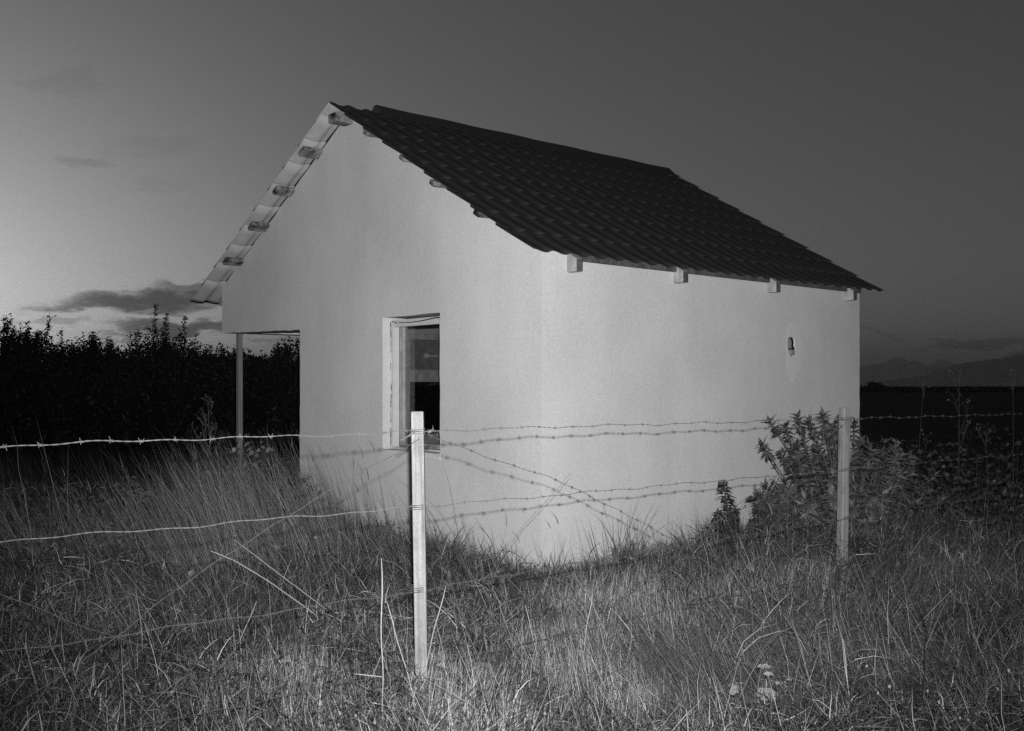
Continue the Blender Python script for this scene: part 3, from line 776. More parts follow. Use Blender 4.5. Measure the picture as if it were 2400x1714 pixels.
x = rng.uniform(2.9, 6.8, n); y = rng.uniform(8.0, 11.5, n)
hmax = (.75 * np.exp(-(((x - 4.3) / 1.5) ** 2 + ((y - 9.4) / 1.1) ** 2)) + .2) * (.3 + 1.2 * vnoise(x, y, .5, 22)) + .05
k = ~inside_house(x, y, .05); x, y, hmax = x[k], y[k], hmax[k]; n = len(x)
d = rdir(n); d[:, 2] = -0.2 + d[:, 2] * 0.5; nn = rdir(n) * .6 + np.array([0, -.5, .8])
s2 = leaves(np.stack([x, y, gz(x, y) + hmax * (1 - rng.random(n) ** 1.6)], 1), d, nn, rng.uniform(.035, .08, n), rng.uniform(.02, .045, n), rng.uniform(.018, .06, n))
n = 5200
x = rng.uniform(4.2, 12, n); y = rng.uniform(10.5, 19, n)
hmax = .15 + .95 * vnoise(x, y, 1.1, 24) ** 2
d = rdir(n); d[:, 2] *= .5; nn = rdir(n) * .6 + np.array([0, -.5, .8])
s4 = leaves(np.stack([x, y, gz(x, y) + hmax * (1 - rng.random(n) ** 1.5)], 1), d, nn, rng.uniform(.05, .10, n), rng.uniform(.03, .06, n), rng.uniform(.02, .07, n))
n = 1500   # creeping leaves at the foot of the near corner
x = rng.normal(.05, .5, n); y = rng.normal(7.2, .22, n)
k = ~inside_house(x, y, .02); x, y = x[k], y[k]; n = len(x)
d = rdir(n); d[:, 2] *= .4
s3 = leaves(np.stack([x, y, gz(x, y) + rng.uniform(.02, .26, n)], 1), d, rdir(n) * .5 + [0, -.5, .8], rng.uniform(.03, .055, n), rng.uniform(.02, .035, n), rng.uniform(.04, .09, n))
tag(link('brambles', leaf_mesh('brambles', [s1, s2, s3, s4]), M['leaf']), 'low tangle of broad bramble leaves in the grass beside the house', 'brambles', None, 'stuff')

# shrub with whorled narrow leaves
def whorl(c, axis, k, ln, wd, t0, t1, up=(-.35, .75), rows=3, gap=.025):
    axis = np.array(axis, float); axis /= np.linalg.norm(axis)
    a = np.cross(axis, [0.3, .8, .2]); a /= np.linalg.norm(a); b_ = np.cross(axis, a)
    P, D, Nn = [], [], []
    for r in range(rows):
        for q in range(k):
            an = 6.283 * q / k + r * 1.1 + rng.normal(0, .25)
            e = up[0] + (up[1] - up[0]) * (1 - r / max(1, rows - 1)) + rng.normal(0, .15)
            rad = math.cos(an) * a + math.sin(an) * b_
            d = rad * math.cos(e) + axis * math.sin(e) + np.array([0, 0, -.12 * r])
            P.append(c - axis * gap * r); D.append(d); Nn.append(axis * math.cos(e) - rad * math.sin(e) + rng.normal(0, .25, 3))
    m = len(P)
    return leaves(np.array(P), np.array(D), np.array(Nn), ln * rng.uniform(.4, 1.2, m), wd * rng.uniform(.6, 1.35, m), rng.uniform(t0, t1, m))
def bush(name, base, tips, label, leafn=(8, .095, .023), rows=4, group=None, cat='shrub', tones=(.04, .10), droop=0.0, along=7):
    root = empty(name, base); tag(root, label, cat, group)
    sb = MB(); sets = []
    B = np.array([0, 0, -0.05])
    for tp, ins in tips:
        tp = np.array(tp, float)
        st = B + np.array([rng.normal(0, .05), rng.normal(0, .05), 0])
        if ins is not None: st = np.array(ins, float)
        mid = st * .45 + tp * .55 + np.array([rng.normal(0, .04), rng.normal(0, .04), .06])
        t = np.linspace(0, 1, 9)[:, None]
        C = (1 - t) ** 2 * st + 2 * t * (1 - t) * mid + t ** 2 * tp
        sb.tube(C, np.linspace(.011, .004, 9), 5)
        ax_ = C[-1] - C[-2]
        sets.append(whorl(C[-1], ax_, leafn[0], leafn[1], leafn[2], *tones, rows=rows))
        for i in range(along):
            q = rng.uniform(.45, .97); c = (1 - q) ** 2 * st + 2 * q * (1 - q) * mid + q * q * tp
            sets.append(whorl(c, ax_ + rng.normal(0, .12, 3) * np.linalg.norm(ax_), 4, leafn[1] * .95, leafn[2], *tones, up=(-.3, .5), rows=1))
    link('foliage', leaf_mesh('foliage', sets), M['leaf'], root)
    sb.build('stem', M['stem'], root)
    return root
tips = []
base = np.array([2.72, 8.35, float(gz(2.72, 8.35))])
def img(xd, yd, Y):          # world point seen at a photograph position (2274 px wide), at depth Y
    return np.array([(xd - 1137) / 2285 * Y, Y, E - (yd - 858) / 2285 * Y])
for (xd, yd) in [(1712, 938), (1695, 990), (1772, 928), (1800, 940), (1830, 925), (1850, 950), (1745, 950), (1870, 935), (1898, 945), (1910, 985), (1735, 1010), (1770, 990), (1810, 1000), (1850, 1010), (1890, 1020), (1930, 990), (1952, 1020), (1760, 1050), (1800, 1060), (1840, 1050), (1880, 1070), (1920, 1050), (1960, 1060), (1715, 1100), (1745, 1095), (1790, 1110), (1830, 1100), (1880, 1110), (1930, 1100), (1980, 1090), (1995, 1055), (2020, 1075), (1770, 1140), (1820, 1150), (1870, 1150), (1930, 1150), (1985, 1140), (2040, 1110), (2030, 1150), (1700, 1120), (1965, 985), (1985, 1000)]:
    tips.append((img(xd, yd, 8.3 + rng.normal(0, .22)) - base, None))
for k in range(34):
    tips.append((img(rng.uniform(1680, 1800), rng.uniform(1080, 1185), 8.25 + rng.normal(0, .15)) - base, None))
for k in range(26):
    tips.append((img(rng.uniform(1980, 2110), rng.uniform(1050, 1185), 8.6 + rng.normal(0, .25)) - base, None))
for k in range(80):
    tips.append((img(rng.uniform(1750, 2030), rng.uniform(1000, 1180), 8.3 + rng.normal(0, .3)) - base, None))
bush('shrub', base, tips, 'large leafy shrub with whorled narrow leaves behind the right fence post', (9, .090, .026), 4, tones=(.03, .105))
def leafy_plant(xd, y_top, Y, label, stems):
    b0 = img(xd, 1200, Y); b0[2] = float(gz(b0[0], b0[1]))
    root = empty('leafy_plant', b0); tag(root, label, 'plant', None)
    sb = MB(); sets = []
    for dx, top, ln in stems:
        tp = img(xd + dx, top, Y) - b0
        t = np.linspace(0, 1, 8)[:, None]
        C = t * tp + np.sin(t * 3.14) * np.array([.02, 0, 0]); sb.tube(C, np.linspace(.007, .003, 8), 5)
        m = int(np.linalg.norm(tp) / .045)
        for i in range(m):
            q = .28 + .72 * i / max(1, m - 1); c = q * tp + math.sin(q * 3.14) * np.array([.02, 0, 0])
            sets.append(whorl(c + rng.normal(0, .006, 3), (0.05 + rng.normal(0, .15), rng.normal(0, .15), 1), 5, ln * 1.3 * (1 - .25 * q), .046, .03, .085, up=(-.2, -.12), rows=1))
        sets.append(whorl(tp, (0, 0, 1), 5, .05, .018, .03, .08, rows=2))
    link('foliage', leaf_mesh('foliage', sets), M['leaf'], root); sb.build('stem', M['stem'], root)
leafy_plant(1622, 1068, 8.1, 'upright leafy spurge-like plant standing alone against the white side wall', [(-14, 1072, .085), (-28, 1140, .08), (10, 1130, .07), (0, 1150, .08)])
leafy_plant(1690, 1098, 8.15, 'leafy upright plant between the lone wall plant and the big shrub', [(-10, 1105, .095), (10, 1110, .085), (35, 1130, .08), (-20, 1160, .08), (25, 1165, .07)])
# pale drooping shoot head at the right of the shrub
b0 = img(2085, 1190, 8.9); b0[2] = float(gz(b0[0], b0[1]))
root = empty('wilted_plant', b0); tag(root, 'wilted shoot with a pale drooping leaf tuft right of the shrub', 'plant')
tp = img(2085, 1040, 8.9) - b0
tp = img(1992, 985, 8.9) - b0 + np.array([.0, 0, 0])
sb = MB(); t = np.linspace(0, 1, 9)[:, None]; sb.tube(t * tp + np.sin(t * 3.14) * np.array([.05, 0, .05]), np.linspace(.007, .003, 9), 5); sb.build('stem', M['stem'], root)
link('foliage', leaf_mesh('foliage', [whorl(tp, (0.2, 0, 1), 9, .11, .024, .2, .36, up=(-1.3, .3), rows=3)]), M['leaf'], root)
# dark dead leaf tuft in the right grass
b0 = img(1962, 1262, 7.1); b0[2] = float(gz(b0[0], b0[1])) + .12
o = link('dead_leaf_tuft', leaf_mesh('dead_leaf_tuft', [whorl(np.array([0, 0, .1]), (-.5, -.5, .6), 9, .15, .022, .015, .03, up=(-.2, .9), rows=3)]), M['leaf'])
o.location = b0; tag(o, 'dark withered leaf tuft lying in the pale grass right of the right post', 'plant')

# ------------------------------------------------- single stalks and flowers
def stalk(pts, Y, r, mat, label, name='dry_stalk', wob=0.002, group=None):
    P = np.array([img(x, y, Y + (dy if len(p_) > 2 else 0)) for p_ in pts for (x, y, dy) in [(p_[0], p_[1], p_[2] if len(p_) > 2 else 0)]])
    b0 = P[-1].copy()
    b = MB()
    s = np.linspace(0, len(P) - 1, 22)
    Q = np.stack([np.interp(s, range(len(P)), P[:, k]) for k in range(3)], 1) - b0
    Q[:, 0] += wob * np.sin(s * 5.1)
    r *= 0.62
    b.tube(Q, np.interp(s, [0, .3, len(P) - 1], [r * .5, r * 1.15, r]), 5)
    o = b.build(name, mat, None)
    o.location = b0
    tag(o, label, 'stalk', group)
    return o
ds = M['drystem']
stalk([(847, 1240), (848, 1420), (850, 1560), (853, 1680)], 4.25, .0032, ds, 'bright straight dry stalk just left of the near fence post', wob=.003)
stalk([(858, 1335), (885, 1430), (918, 1545), (922, 1680)], 4.4, .0026, ds, 'thin dry stalk bending up against the foot of the near post')
stalk([(786, 1497, -.05), (848, 1504)], 4.25, .003, ds, 'short dry twig lying level left of the tall bright stalk', wob=0)
stalk([(467, 1224), (520, 1245), (610, 1300), (700, 1366)], 5.6, .0035, ds, 'long bent dry stalk crossing the tall grass left of the near post')
stalk([(520, 1200), (640, 1290), (770, 1390)], 5.9, .0026, ds, 'faint straight dry stalk lying parallel behind the bent one')
stalk([(570, 1335), (535, 1420), (480, 1500)], 5.1, .0026, ds, 'short dry stalk leaning right in the left grass')
stalk([(1316, 1320), (1302, 1400), (1290, 1500)], 5.2, .003, ds, 'pale dry stalk standing in the straw right of the near post')
stalk([(990, 1302), (962, 1410), (940, 1500)], 4.75, .003, ds, 'dry stalk leaning against the right side of the near post')
stalk([(1166, 1345), (1185, 1420), (1200, 1500)], 5.3, .0026, ds, 'short dry stalk in the middle of the dark grass')
stalk([(1872, 1420), (1884, 1530), (1895, 1680)], 4.5, .0028, ds, 'pale dry stalk near the lower right flowers', wob=.001)
stalk([(2117, 1494), (2105, 1560), (2093, 1680)], 4.4, .0034, ds, 'thick pale dry stalk near the right edge', wob=.004)
stalk([(2263, 1578), (2255, 1640), (2250, 1690)], 4.3, .0045, ds, 'stub of pale stalk in the lower right corner')
stalk([(1640, 1560), (1665, 1610), (1690, 1690)], 4.4, .003, ds, 'bright dry blade left of the flower heads')
stalk([(1760, 1330), (1745, 1400), (1738, 1470)], 5.9, .003, ds, 'pale dry stalk in the grass left of the right post')
stalk([(1268, 1050), (1240, 1085), (1165, 1165), (1105, 1250)], 6.2, .0017, M['greyreed'], 'thin grey reed slanting up across the house corner', wob=0)
stalk([(2022, 1020), (2000, 1100), (1975, 1200)], 8.0, .003, M['duskstem'], 'thin reed leaning right in front of the shrub')
# small umbel flowers, lower right
def umbel(xd, yd, Y, rad, label, tilt=(0, 0), spread=1.0, name='flower'):
    c = img(xd, yd, Y)
    b0 = np.array([c[0] + .02, c[1] + .02, float(gz(c[0], c[1]))])
    root = empty(name, b0); tag(root, label, 'flower', None)
    sb = MB(); H = c - b0
    sb.tube([np.zeros(3), H * .5 + [.006, 0, 0], H - [0, 0, rad * 1.0]], [.0022, .002, .0018], 5)
    V, F, Tn, off = [], [], [], 0
    R = Matrix.Rotation(tilt[0], 3, 'X') @ Matrix.Rotation(tilt[1], 3, 'Y')
    m = int(900 * (rad / .03) ** 2 * .6)
    kk = 7 if rad > .018 else 4
    cents = [(0, 0)] + [(rad * .62 * math.cos(a) * spread, rad * .62 * math.sin(a)) for a in np.linspace(0, 6.28, kk)[:-1]]
    P = []
    for q in range(m):
        cc = cents[rng.integers(len(cents))]
        a = rng.uniform(0, 6.28); r = rad * .42 * math.sqrt(rng.random())
        px, py = cc[0] + r * math.cos(a), cc[1] + r * math.sin(a)
        pz = rad * .28 * (1 - ((px * px / spread ** 2 + py * py) / rad ** 2) * .8) + rad * .22 * (1 - (r / (rad * .42)) ** 2) + rng.normal(0, .0008)
        P.append(tuple(R @ Vector((px, py, pz))))
    P = np.array(P) + H
    n = len(P); d = rdir(n) * .8 + np.array([0, -.3, .5]); nn = rdir(n) + np.array([0, -.8, .6])
    link('flower_head', leaf_mesh('flower_head', [leaves(P, d, nn, np.full(n, .0052), np.full(n, .0046), rng.uniform(.22, .46, n))]), M['flower'], root)
    for cc in cents:
        e = np.array(tuple(R @ Vector((cc[0], cc[1], rad * .2)))) + H
        sb.tube([H - [0, 0, rad * 1.0], e], [.0015, .001], 4)
    sb.build('stem', M['stem'], root)
umbel(1697, 1484, 4.55, .024, 'small flat pale flower head, topmost of the lower right cluster', spread=1.3)
umbel(1706, 1500, 4.45, .020, 'small open flower head on a bare forked stem under the topmost one')
umbel(1702, 1545, 4.4, .038, 'biggest pale lumpy flower head of the cluster', (.45, 0), 1.35)
umbel(1632, 1535, 4.4, .024, 'pale flower head tipped to the left of the big one', (.5, -.7))
umbel(1726, 1520, 4.42, .011, 'tiny flower sprig right of the forked flower stem')
umbel(1752, 1512, 4.5, .010, 'tiny three-part flower sprig at the right of the cluster')
umbel(1893, 1612, 4.35, .026, 'pale flower head cut by the bottom edge of the picture', spread=1.3)
# seed-head buds
spots = [(1930, 1612), (2012, 1600), (2032, 1600), (2052, 1592), (2085, 1560), (2132, 1595), (2175, 1560), (2190, 1610), (1975, 1525), (2060, 1535), (2215, 1530), (2240, 1490), (2150, 1600), (1925, 1480), (1950, 1540), (712, 1612), (752, 1610), (790, 1590), (832, 1605), (905, 1575), (1145, 1610), (1210, 1585)]
def bud_mesh():
    b = MB(); b.tube([(0, 0, -.35), (0.006, 0, -.15), (0, 0, 0)], [.0014, .0012, .001], 4)
    return b.mesh('stem')
bm_stem = bud_mesh(); bm_stem.materials.append(M['stem'])
n = 60; P = rdir(n) * .0022 * rng.random((n, 1)); P[:, 2] *= 2.2
bm_head = leaf_mesh('head', [leaves(P, rdir(n) * .5 + P * 150, rdir(n), np.full(n, .0042), np.full(n, .0026), rng.uniform(.35, .6, n))]); bm_head.materials.append(M['flower'])
for i, (xd, yd) in enumerate(spots):
    c = img(xd, yd, 3.92 + (i % 4) * .06)
    e = empty('seed_head', c); e.rotation_euler = (rng.normal(0, .15), rng.normal(0, .15), i)
    e.scale = [rng.uniform(.7, 1.2)] * 3; e.scale[2] = 1
    tag(e, 'tiny pale seed head on a thin stem low in the front grass', 'seed head', 'tiny seed heads in the front grass')
    for nm, me in (('stem', bm_stem), ('seed_tuft', bm_head)):
        o = bpy.data.objects.new(nm, me); col.objects.link(o); o.parent = e
# dry branching weed left of the porch pole
def dry_weed(xd, y_top, y_base, Y, spread, label, mat, n1=9, name='dry_weed', leafy=False, r0=.004):
    b0 = img(xd, y_base, Y); b0[2] = float(gz(b0[0], b0[1])); top = img(xd, y_top, Y) - b0
    b = MB(); Hh = top[2]
    b.tube([np.zeros(3), top * .5 + [rng.normal(0, .02), 0, 0], top], [r0, r0 * .8, r0 * .3], 5)
    V = []
    for i in range(n1):
        q = rng.uniform(.45, .95); st = top * q
        a = rng.uniform(0, 6.28); dr = np.array([math.cos(a) * spread, math.sin(a) * spread, Hh * .35]) * rng.uniform(.5, 1.1) * (1.25 - q)
        e = st + dr; m = st + dr * .5 + [0, 0, -.02]
        b.tube([st, m, e], [r0 * .5, r0 * .4, r0 * .25], 4)
        for k in range(6):
            u = rng.uniform(.3, 1); s2 = st + dr * u; d2 = np.array([rng.normal(0, .6), rng.normal(0, .6), .8]) * rng.uniform(.04, .1)
            b.tube([s2, s2 + d2 * .6, s2 + d2], [r0 * .3, r0 * .25, r0 * .2], 3); V.append(s2 + d2)
    V.append(top)
    if leafy: V += [top + rng.normal(0, 1, 3) * np.array([.07, .07, .05]) for _ in range(10)]
    root = empty(name, b0); tag(root, label, 'weed')
    b.build('stem', mat, root)
    V = np.repeat(np.array(V), 5 if not leafy else 2, 0); V += rng.normal(0, .004 if not leafy else .012, V.shape)
    n = len(V)
    sz = .012 if not leafy else .026
    sc_ = link('seed_cluster' if not leafy else 'dead_foliage', leaf_mesh('sh', [leaves(V, rdir(n), rdir(n), np.full(n, sz), np.full(n, sz * .6), rng.uniform(.015, .05, n))]), M['leaf'], root)
    sc_['kind'] = 'stuff'
dry_weed(462, 896, 1150, 8.4, .24, 'fine branching dry weed left of the porch post', M['duskstem'], 14)
dry_weed(2052, 840, 1120, 10.2, .10, 'tall thin dead weed stalk, nearest to the house on the right', M['duskstem'], 3, leafy=True, r0=.0026)
dry_weed(2130, 828, 1140, 9.8, .22, 'tallest forked dead weed with seed clusters on the right', M['duskstem'], 6, leafy=True, r0=.003)
dry_weed(2250, 842, 1120, 9.6, .12, 'dead weed stalk with ragged top at the right edge', M['duskstem'], 3, leafy=True, r0=.0026)
dry_weed(2190, 960, 1150, 9.4, .14, 'shorter dead weed between the forked one and the right edge', M['duskstem'], 3, leafy=True, r0=.0026)

# --------------------------------------------------------------------- trees
def tree_crown(hgt, wid, nshoot, nfill, tall=()):
    sets, tb = [], MB()
    tb.tube([(0, 0, -.2), (.03, .02, hgt * .3), (rng.normal(0, .08), .0, hgt * .62)], [.075, .055, .025], 7)
    P, D = [], []
    for k in range(nshoot):
        a = rng.uniform(0, 6.28); r = wid * .5 * math.sqrt(rng.random())
        bz = hgt * rng.uniform(.22, .5)
        st = np.array([.25 * r * math.cos(a), .25 * r * math.sin(a), bz])
        top = hgt * rng.uniform(.80, 1.0) * (1 - .24 * (r / (wid * .5)) ** 2)
        if k < len(tall): top = hgt * tall[k]
        e = np.array([r * math.cos(a), r * math.sin(a), top])
        m = np.array([.75 * r * math.cos(a), .75 * r * math.sin(a), bz + (top - bz) * .45])
        t = np.linspace(0, 1, 7)[:, None]; C = (1 - t) ** 2 * st + 2 * t * (1 - t) * m + t * t * e
        tb.tube(C, np.linspace(.018, .004, 7), 4, cap=False)
        lnn = np.linalg.norm(e - st); cnt = int(lnn / .016)
        q = np.linspace(.12, 1, cnt)[:, None]; c = (1 - q) ** 2 * st + 2 * q * (1 - q) * m + q * q * e
        an = np.arange(cnt) * 2.4 + rng.uniform(0, 6)
        d = np.stack([np.cos(an), np.sin(an), np.full(cnt, .55)], 1) + rng.normal(0, .25, (cnt, 3))
        P.append(c + rng.normal(0, .028, c.shape)); D.append(d)
    a = rng.uniform(0, 6.28, nfill); r = wid * .52 * np.sqrt(rng.random(nfill)); rim = hgt * (.93 - .26 * (r / (wid * .5)) ** 2) * (.88 + .16 * vnoise(r * np.cos(a), r * np.sin(a), .22, int(rng.integers(90))))
    z = rim * rng.random(nfill) ** .6
    P.append(np.stack([r * np.cos(a), r * np.sin(a), z], 1)); D.append(rdir(nfill) + [0, 0, .4])
    P = np.concatenate(P); D = np.concatenate(D); n = len(P)
    s_ = leaves(P, D, rdir(n) + [0, 0, .6], rng.uniform(.065, .125, n), rng.uniform(.035, .062, n), rng.uniform(.008, .022, n))
    return leaf_mesh('crown', [s_]), tb.mesh('trunk')
TY = 28.0
row = [(-12, 694, 2.3, 'dark leafy tree at the left edge, its tall shoots highest there', (1.12, 1.06)),
       (62, 726, 1.9, 'dark young tree second from the left edge with three spiky shoots', (1.05, 1.0)),
       (128, 762, 1.7, 'dark small tree with one thin shoot, third from the left edge', (1.08,)),
       (196, 750, 1.9, 'dark rounded tree left of the dip in the tree line', ()),
       (222, 746, 1.5, 'dark dense tree beside the dip in the tree line', ()),
       (278, 782, 1.7, 'low dark tree in the dip under the cloud', ()),
       (330, 735, 1.7, 'dark tree with the tallest branching shoot under the cloud', (1.16, 1.10)),
       (392, 738, 1.7, 'dark tree with paired upright shoots right of the tallest one', (1.10, 1.07)),
       (452, 775, 1.7, 'dark sparse tree left of the porch post', ()),
       (520, 765, 1.7, 'dark tree directly behind the porch post', ()),
       (585, 795, 1.6, 'low dark tree seen through the porch, right of the post', ()),
       (650, 752, 1.8, 'dark tree rising beside the house wall in the porch opening', (1.05,))]
for (xd, yt, wd, lab, tl) in row:
    c = img(xd, yt - 12, TY + rng.normal(0, .6)); h = c[2]
    cm, tm = tree_crown(h, wd * 1.12, 64, 3900, tl)
    r = empty('tree', (c[0], c[1], 0)); tag(r, lab, 'tree', 'dark trees behind the field')
    link('trunk', tm, M['bark'], r); link('crown', cm, M['leaf'], r)
# the dense thicket behind and between them
n = 50000
x = rng.uniform(-24, 3, n); y = TY + 2.2 + rng.uniform(-1.2, 2.2, n)
ht = 2.1 + .8 * (vnoise(x, y * 0, 1.1, 31) - .5) + .35 * (vnoise(x, y, .35, 32) - .5)
z = ht * rng.random(n) ** .7
s_ = leaves(np.stack([x, y, z], 1), rdir(n) + [0, 0, .3], rdir(n) + [0, 0, .5], rng.uniform(.10, .20, n), rng.uniform(.07, .13, n), rng.uniform(.006, .016, n))
n2 = 9000
x = rng.uniform(-24, 3, n2); y = rng.normal(TY - 1.2, .5, n2); z = (1.0 + .5 * vnoise(x, y, 1.5, 33)) * rng.random(n2)
s2 = leaves(np.stack([x, y, z], 1), rdir(n2), rdir(n2), rng.uniform(.1, .2, n2), rng.uniform(.06, .1, n2), rng.uniform(.006, .016, n2))
tag(link('thicket', leaf_mesh('thicket', [s_, s2]), M['leaf']), 'black thicket filling the gaps behind the row of trees', 'thicket', None, 'stuff')
# far field edge on the right: low bushes and woods
n = 26000
x = rng.uniform(20, 330, n); y = rng.uniform(250, 330, n)
ht = 0.1 + 1.0 * vnoise(x, y * 0, 17, 41) ** 2 + 0.9 * vnoise(x, y * 0, 5, 42) ** 2 + 2.0 * np.exp(-((x / y - .352) / .008) ** 2)
z = ht * rng.random(n)
s_ = leaves(np.stack([x, y, z], 1), rdir(n), rdir(n), rng.uniform(.5, .9, n), rng.uniform(.4, .7, n), rng.uniform(.02, .05, n))
tag(link('far_woods', leaf_mesh('far_woods', [s_]), M['leaf']), 'low black line of woods under the mountains', 'woods', None, 'stuff')

# ----------------------------------------------------------------- mountains
def ridge(name, prof, Y, depth, mat, rough, label):
    xd = np.array([p[0] for p in prof], float); yd = np.array([p[1] for p in prof], float)
    nx_, ny_ = 1800, 31
    u = np.linspace(xd[0], xd[-1], nx_); top = E - (np.interp(u, xd, yd) - 858) / 2285 * Y
    top = top + rough * 1.4 * (vnoise(u, u * 0, 13, 51) - .5) + rough * (vnoise(u, u * 0, 5, 52) - .5) + rough * .5 * (vnoise(u, u * 0, 2.2, 54) - .5)
    X = (u - 1137) / 2285 * Y
    v = np.linspace(-1, 1, ny_)
    XX, VV = np.meshgrid(X, v)
    sh = np.clip(1 - np.abs(VV) ** 1.1, 0, 1)
    ZZ = top[None] * sh * (1 - .22 * np.sin(np.pi * np.clip(1 - np.abs(VV), 0, 1)) * vnoise(XX, VV * depth, depth * .35, 53)) - 20 * (1 - sh)
    YY = Y + VV * depth
    I = np.arange(nx_ * ny_).reshape(ny_, nx_)
    F = np.stack([I[:-1, :-1].ravel(), I[:-1, 1:].ravel(), I[1:, 1:].ravel(), I[1:, :-1].ravel()], 1)
    tag(link(name, np_mesh(name, np.stack([XX.ravel(), YY.ravel(), ZZ.ravel()], 1), [F]), mat, smooth=True), label, None, None, 'structure')
ridge('mountains', [(1400, 850), (1600, 842), (1780, 838), (1909.0, 817.7), (1928.0, 811.3), (1947.0, 810.4), (1965.9, 804.1), (1975.4, 800.0), (1982.4, 798.7), (1987.4, 794.6), (1994.4, 795.5), (1999.2, 794.3), (2003.9, 796.8), (2011.8, 803.4), (2019.7, 805.0), (2025.4, 804.4), (2029.2, 800.3), (2034.0, 803.4), (2041.9, 807.2), (2051.4, 810.7), (2060.8, 811.0), (2070.3, 809.4), (2077.3, 805.0), (2083.0, 801.5), (2086.2, 799.3), (2091.8, 797.7), (2097.2, 800.9), (2105.1, 803.4), (2114.6, 808.2), (2122.5, 811.0), (2149.4, 815.1), (2174.7, 808.8), (2200.0, 804.1), (2222.2, 797.7), (2233.3, 791.4), (2239.6, 786.7), (2247.5, 782.6), (2252.2, 784.1), (2263.3, 783.5), (2268.1, 781.0), (2274.1, 777.2), (2310, 770), (2360, 778), (2420, 765), (2500, 790), (2600, 780), (2700, 806), (2900, 828), (3100, 838), (3400, 832), (3800, 846)], 20000, 3000, hill_mat('hazed_far_rock', .80), 7, 'far pale mountain ridge with two peaks')
ridge('hills', [(1700, 860), (1850, 857), (1909.0, 854.7), (1934.3, 851.5), (1959.6, 848.4), (1997.6, 842.0), (2029.2, 837.9), (2054.5, 834.1), (2086.2, 825.3), (2105.1, 817.7), (2122.5, 811.3), (2149.4, 805.7), (2173.2, 801.5), (2193.7, 799.3), (2209.5, 797.7), (2222.2, 797.1), (2233.3, 794.6), (2250.7, 790.5), (2274.1, 789.2), (2330, 772), (2420, 764), (2500, 774), (2600, 768), (2900, 800), (3200, 815), (3600, 806), (4000, 840)], 8000, 1500, hill_mat('hazed_near_hill', .46), 4, 'nearer dark hill slope rising to the right')

# ----------------------------------------------------------------------- sky
w = bpy.data.worlds.new('World'); scene.world = w; w.use_nodes = True
nt = w.node_tree; bg = nt.nodes['Background']
SUN_AZ, SUN_EL = math.radians(-34), math.radians(3.0)
sky = N(nt, 'ShaderNodeTexSky'); sky.sky_type = 'NISHITA'; sky.sun_disc = False
sky.sun_elevation = SUN_EL; sky.sun_rotation = SUN_AZ
sky.air_density = 1.0; sky.dust_density = 1.2; sky.ozone_density = 1.0
bw = N(nt, 'ShaderNodeRGBToBW'); nt.links.new(sky.outputs[0], bw.inputs[0])
val = bw.outputs[0]
tc = N(nt, 'ShaderNodeTexCoord'); sp = N(nt, 'ShaderNodeSeparateXYZ'); nt.links.new(tc.outputs['Generated'], sp.inputs[0])
ys = math_n(nt, 'MAXIMUM', sp.outputs[1], 0.05)
cu = math_n(nt, 'DIVIDE', sp.outputs[0], ys); cv = math_n(nt, 'DIVIDE', sp.outputs[2], ys)
cmb = N(nt, 'ShaderNodeCombineXYZ'); nt.links.new(cu, cmb.inputs[0]); nt.links.new(cv, cmb.inputs[1])
wn = noise(nt, cmb.outputs[0], 9, 6, .6, (1, 3.2, 1)); wn2 = noise(nt, cmb.outputs[0], 26, 5, .6, (1, 3.5, 1))
cuw = math_n(nt, 'MULTIPLY_ADD', math_n(nt, 'SUBTRACT', wn, .5), .12, cu)
cvw = math_n(nt, 'MULTIPLY_ADD', math_n(nt, 'SUBTRACT', wn, .5), .045, math_n(nt, 'MULTIPLY_ADD', math_n(nt, 'SUBTRACT', wn2, .5), .030, cv))
def cloud(xd, yd, rx, ry, a, tilt=0.0):
    u0, v0 = (xd - 1137) / 2285, (858 - yd) / 2285
    du = math_n(nt, 'SUBTRACT', cuw, u0); dv = math_n(nt, 'SUBTRACT', cvw, v0)
    dv = math_n(nt, 'MULTIPLY_ADD', du, -tilt, dv)
    e = math_n(nt, 'ADD', math_n(nt, 'POWER', math_n(nt, 'ABSOLUTE', math_n(nt, 'DIVIDE', du, rx / 2285)), 2.0), math_n(nt, 'POWER', math_n(nt, 'ABSOLUTE', math_n(nt, 'DIVIDE', dv, ry / 2285)), 2.0))
    mr = N(nt, 'ShaderNodeMapRange'); mr.interpolation_type = 'SMOOTHSTEP'
    mr.inputs[1].default_value = 1.7; mr.inputs[2].default_value = .10; mr.inputs[3].default_value = 0; mr.inputs[4].default_value = a
    mr.inputs[4].default_value = min(.85, a * 1.25)
    nt.links.new(e, mr.inputs[0]); return mr.outputs[0]
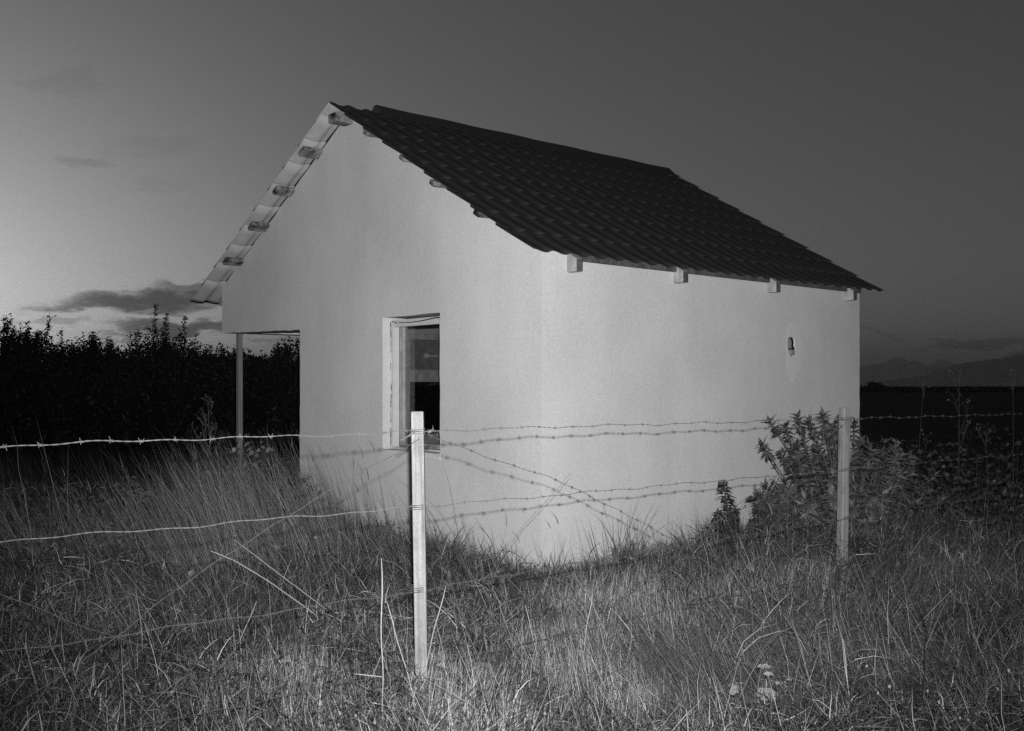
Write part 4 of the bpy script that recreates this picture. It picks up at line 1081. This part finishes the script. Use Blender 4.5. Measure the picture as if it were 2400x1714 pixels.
CL = [cloud(330, 670, 225, 25, .62, .05), cloud(430, 640, 105, 14, .45), cloud(190, 684, 100, 9, .5, -.06), cloud(400, 722, 170, 16, .58), cloud(320, 745, 120, 10, .36), cloud(520, 715, 90, 15, .55), cloud(600, 752, 80, 8, .2),
      cloud(205, 357, 60, 14, .13), cloud(330, 325, 100, 24, .05), cloud(150, 178, 85, 18, .06, -.2), cloud(340, 415, 80, 8, .04), cloud(2170, 768, 130, 8, .30), cloud(1960, 735, 70, 6, .14, -.15), cloud(100, 720, 70, 12, .25)]
mx = CL[0]
for c in CL[1:]: mx = math_n(nt, 'MAXIMUM', mx, c)
val = math_n(nt, 'MULTIPLY', val, math_n(nt, 'SUBTRACT', 1.0, mx))
nt.links.new(val, bg.inputs['Color']); bg.inputs['Strength'].default_value = 0.042

hz = MB(); hz.box((-25500, -25500, -25), (25500, 25500, 760))
hm = bpy.data.materials.new('thin_haze'); hm.use_nodes = True
hn = hm.node_tree; hn.nodes.clear()
ho = N(hn, 'ShaderNodeOutputMaterial'); pv = N(hn, 'ShaderNodeVolumePrincipled')
pv.inputs['Color'].default_value = (.9, .9, .9, 1); pv.inputs['Density'].default_value = 4.5e-5; pv.inputs['Anisotropy'].default_value = 0.2
hn.links.new(pv.outputs[0], ho.inputs['Volume'])
tag(hz.build('haze', hm), 'thin evening haze over the plain', None, None, 'stuff')

# ------------------------------------------------------- flash of the camera
fl = bpy.data.lights.new('camera_flash', 'SPOT'); fl.energy = 3150; fl.spot_size = math.radians(86); fl.spot_blend = 0.95; fl.shadow_soft_size = 0.022
flo = bpy.data.objects.new('camera_flash', fl); col.objects.link(flo)
flo.location = (0.035, 0.0, E + 0.155)
flo.rotation_euler = (Vector((0.2, 7.6, E + 1.2)) - flo.location).to_track_quat('-Z', 'Y').to_euler()

# -------------------------------------------------------------------- camera
cd = bpy.data.cameras.new('Camera'); cam = bpy.data.objects.new('Camera', cd); col.objects.link(cam)
cam.location = (0, 0, E); cam.rotation_euler = (math.radians(90), 0, 0)
cd.sensor_width = 36; cd.lens = 2411.8 / 2400 * 36; cd.shift_y = 48 / 2400
cd.clip_start = 0.05; cd.clip_end = 60000
scene.camera = cam
scene.view_settings.view_transform = 'Standard'; scene.view_settings.look = 'None'
scene.view_settings.exposure = 0; scene.view_settings.gamma = 1; scene.view_settings.use_curve_mapping = False
scene.cycles.use_denoising = False
scene.cycles.max_bounces = 5; scene.cycles.diffuse_bounces = 2; scene.cycles.transparent_max_bounces = 8
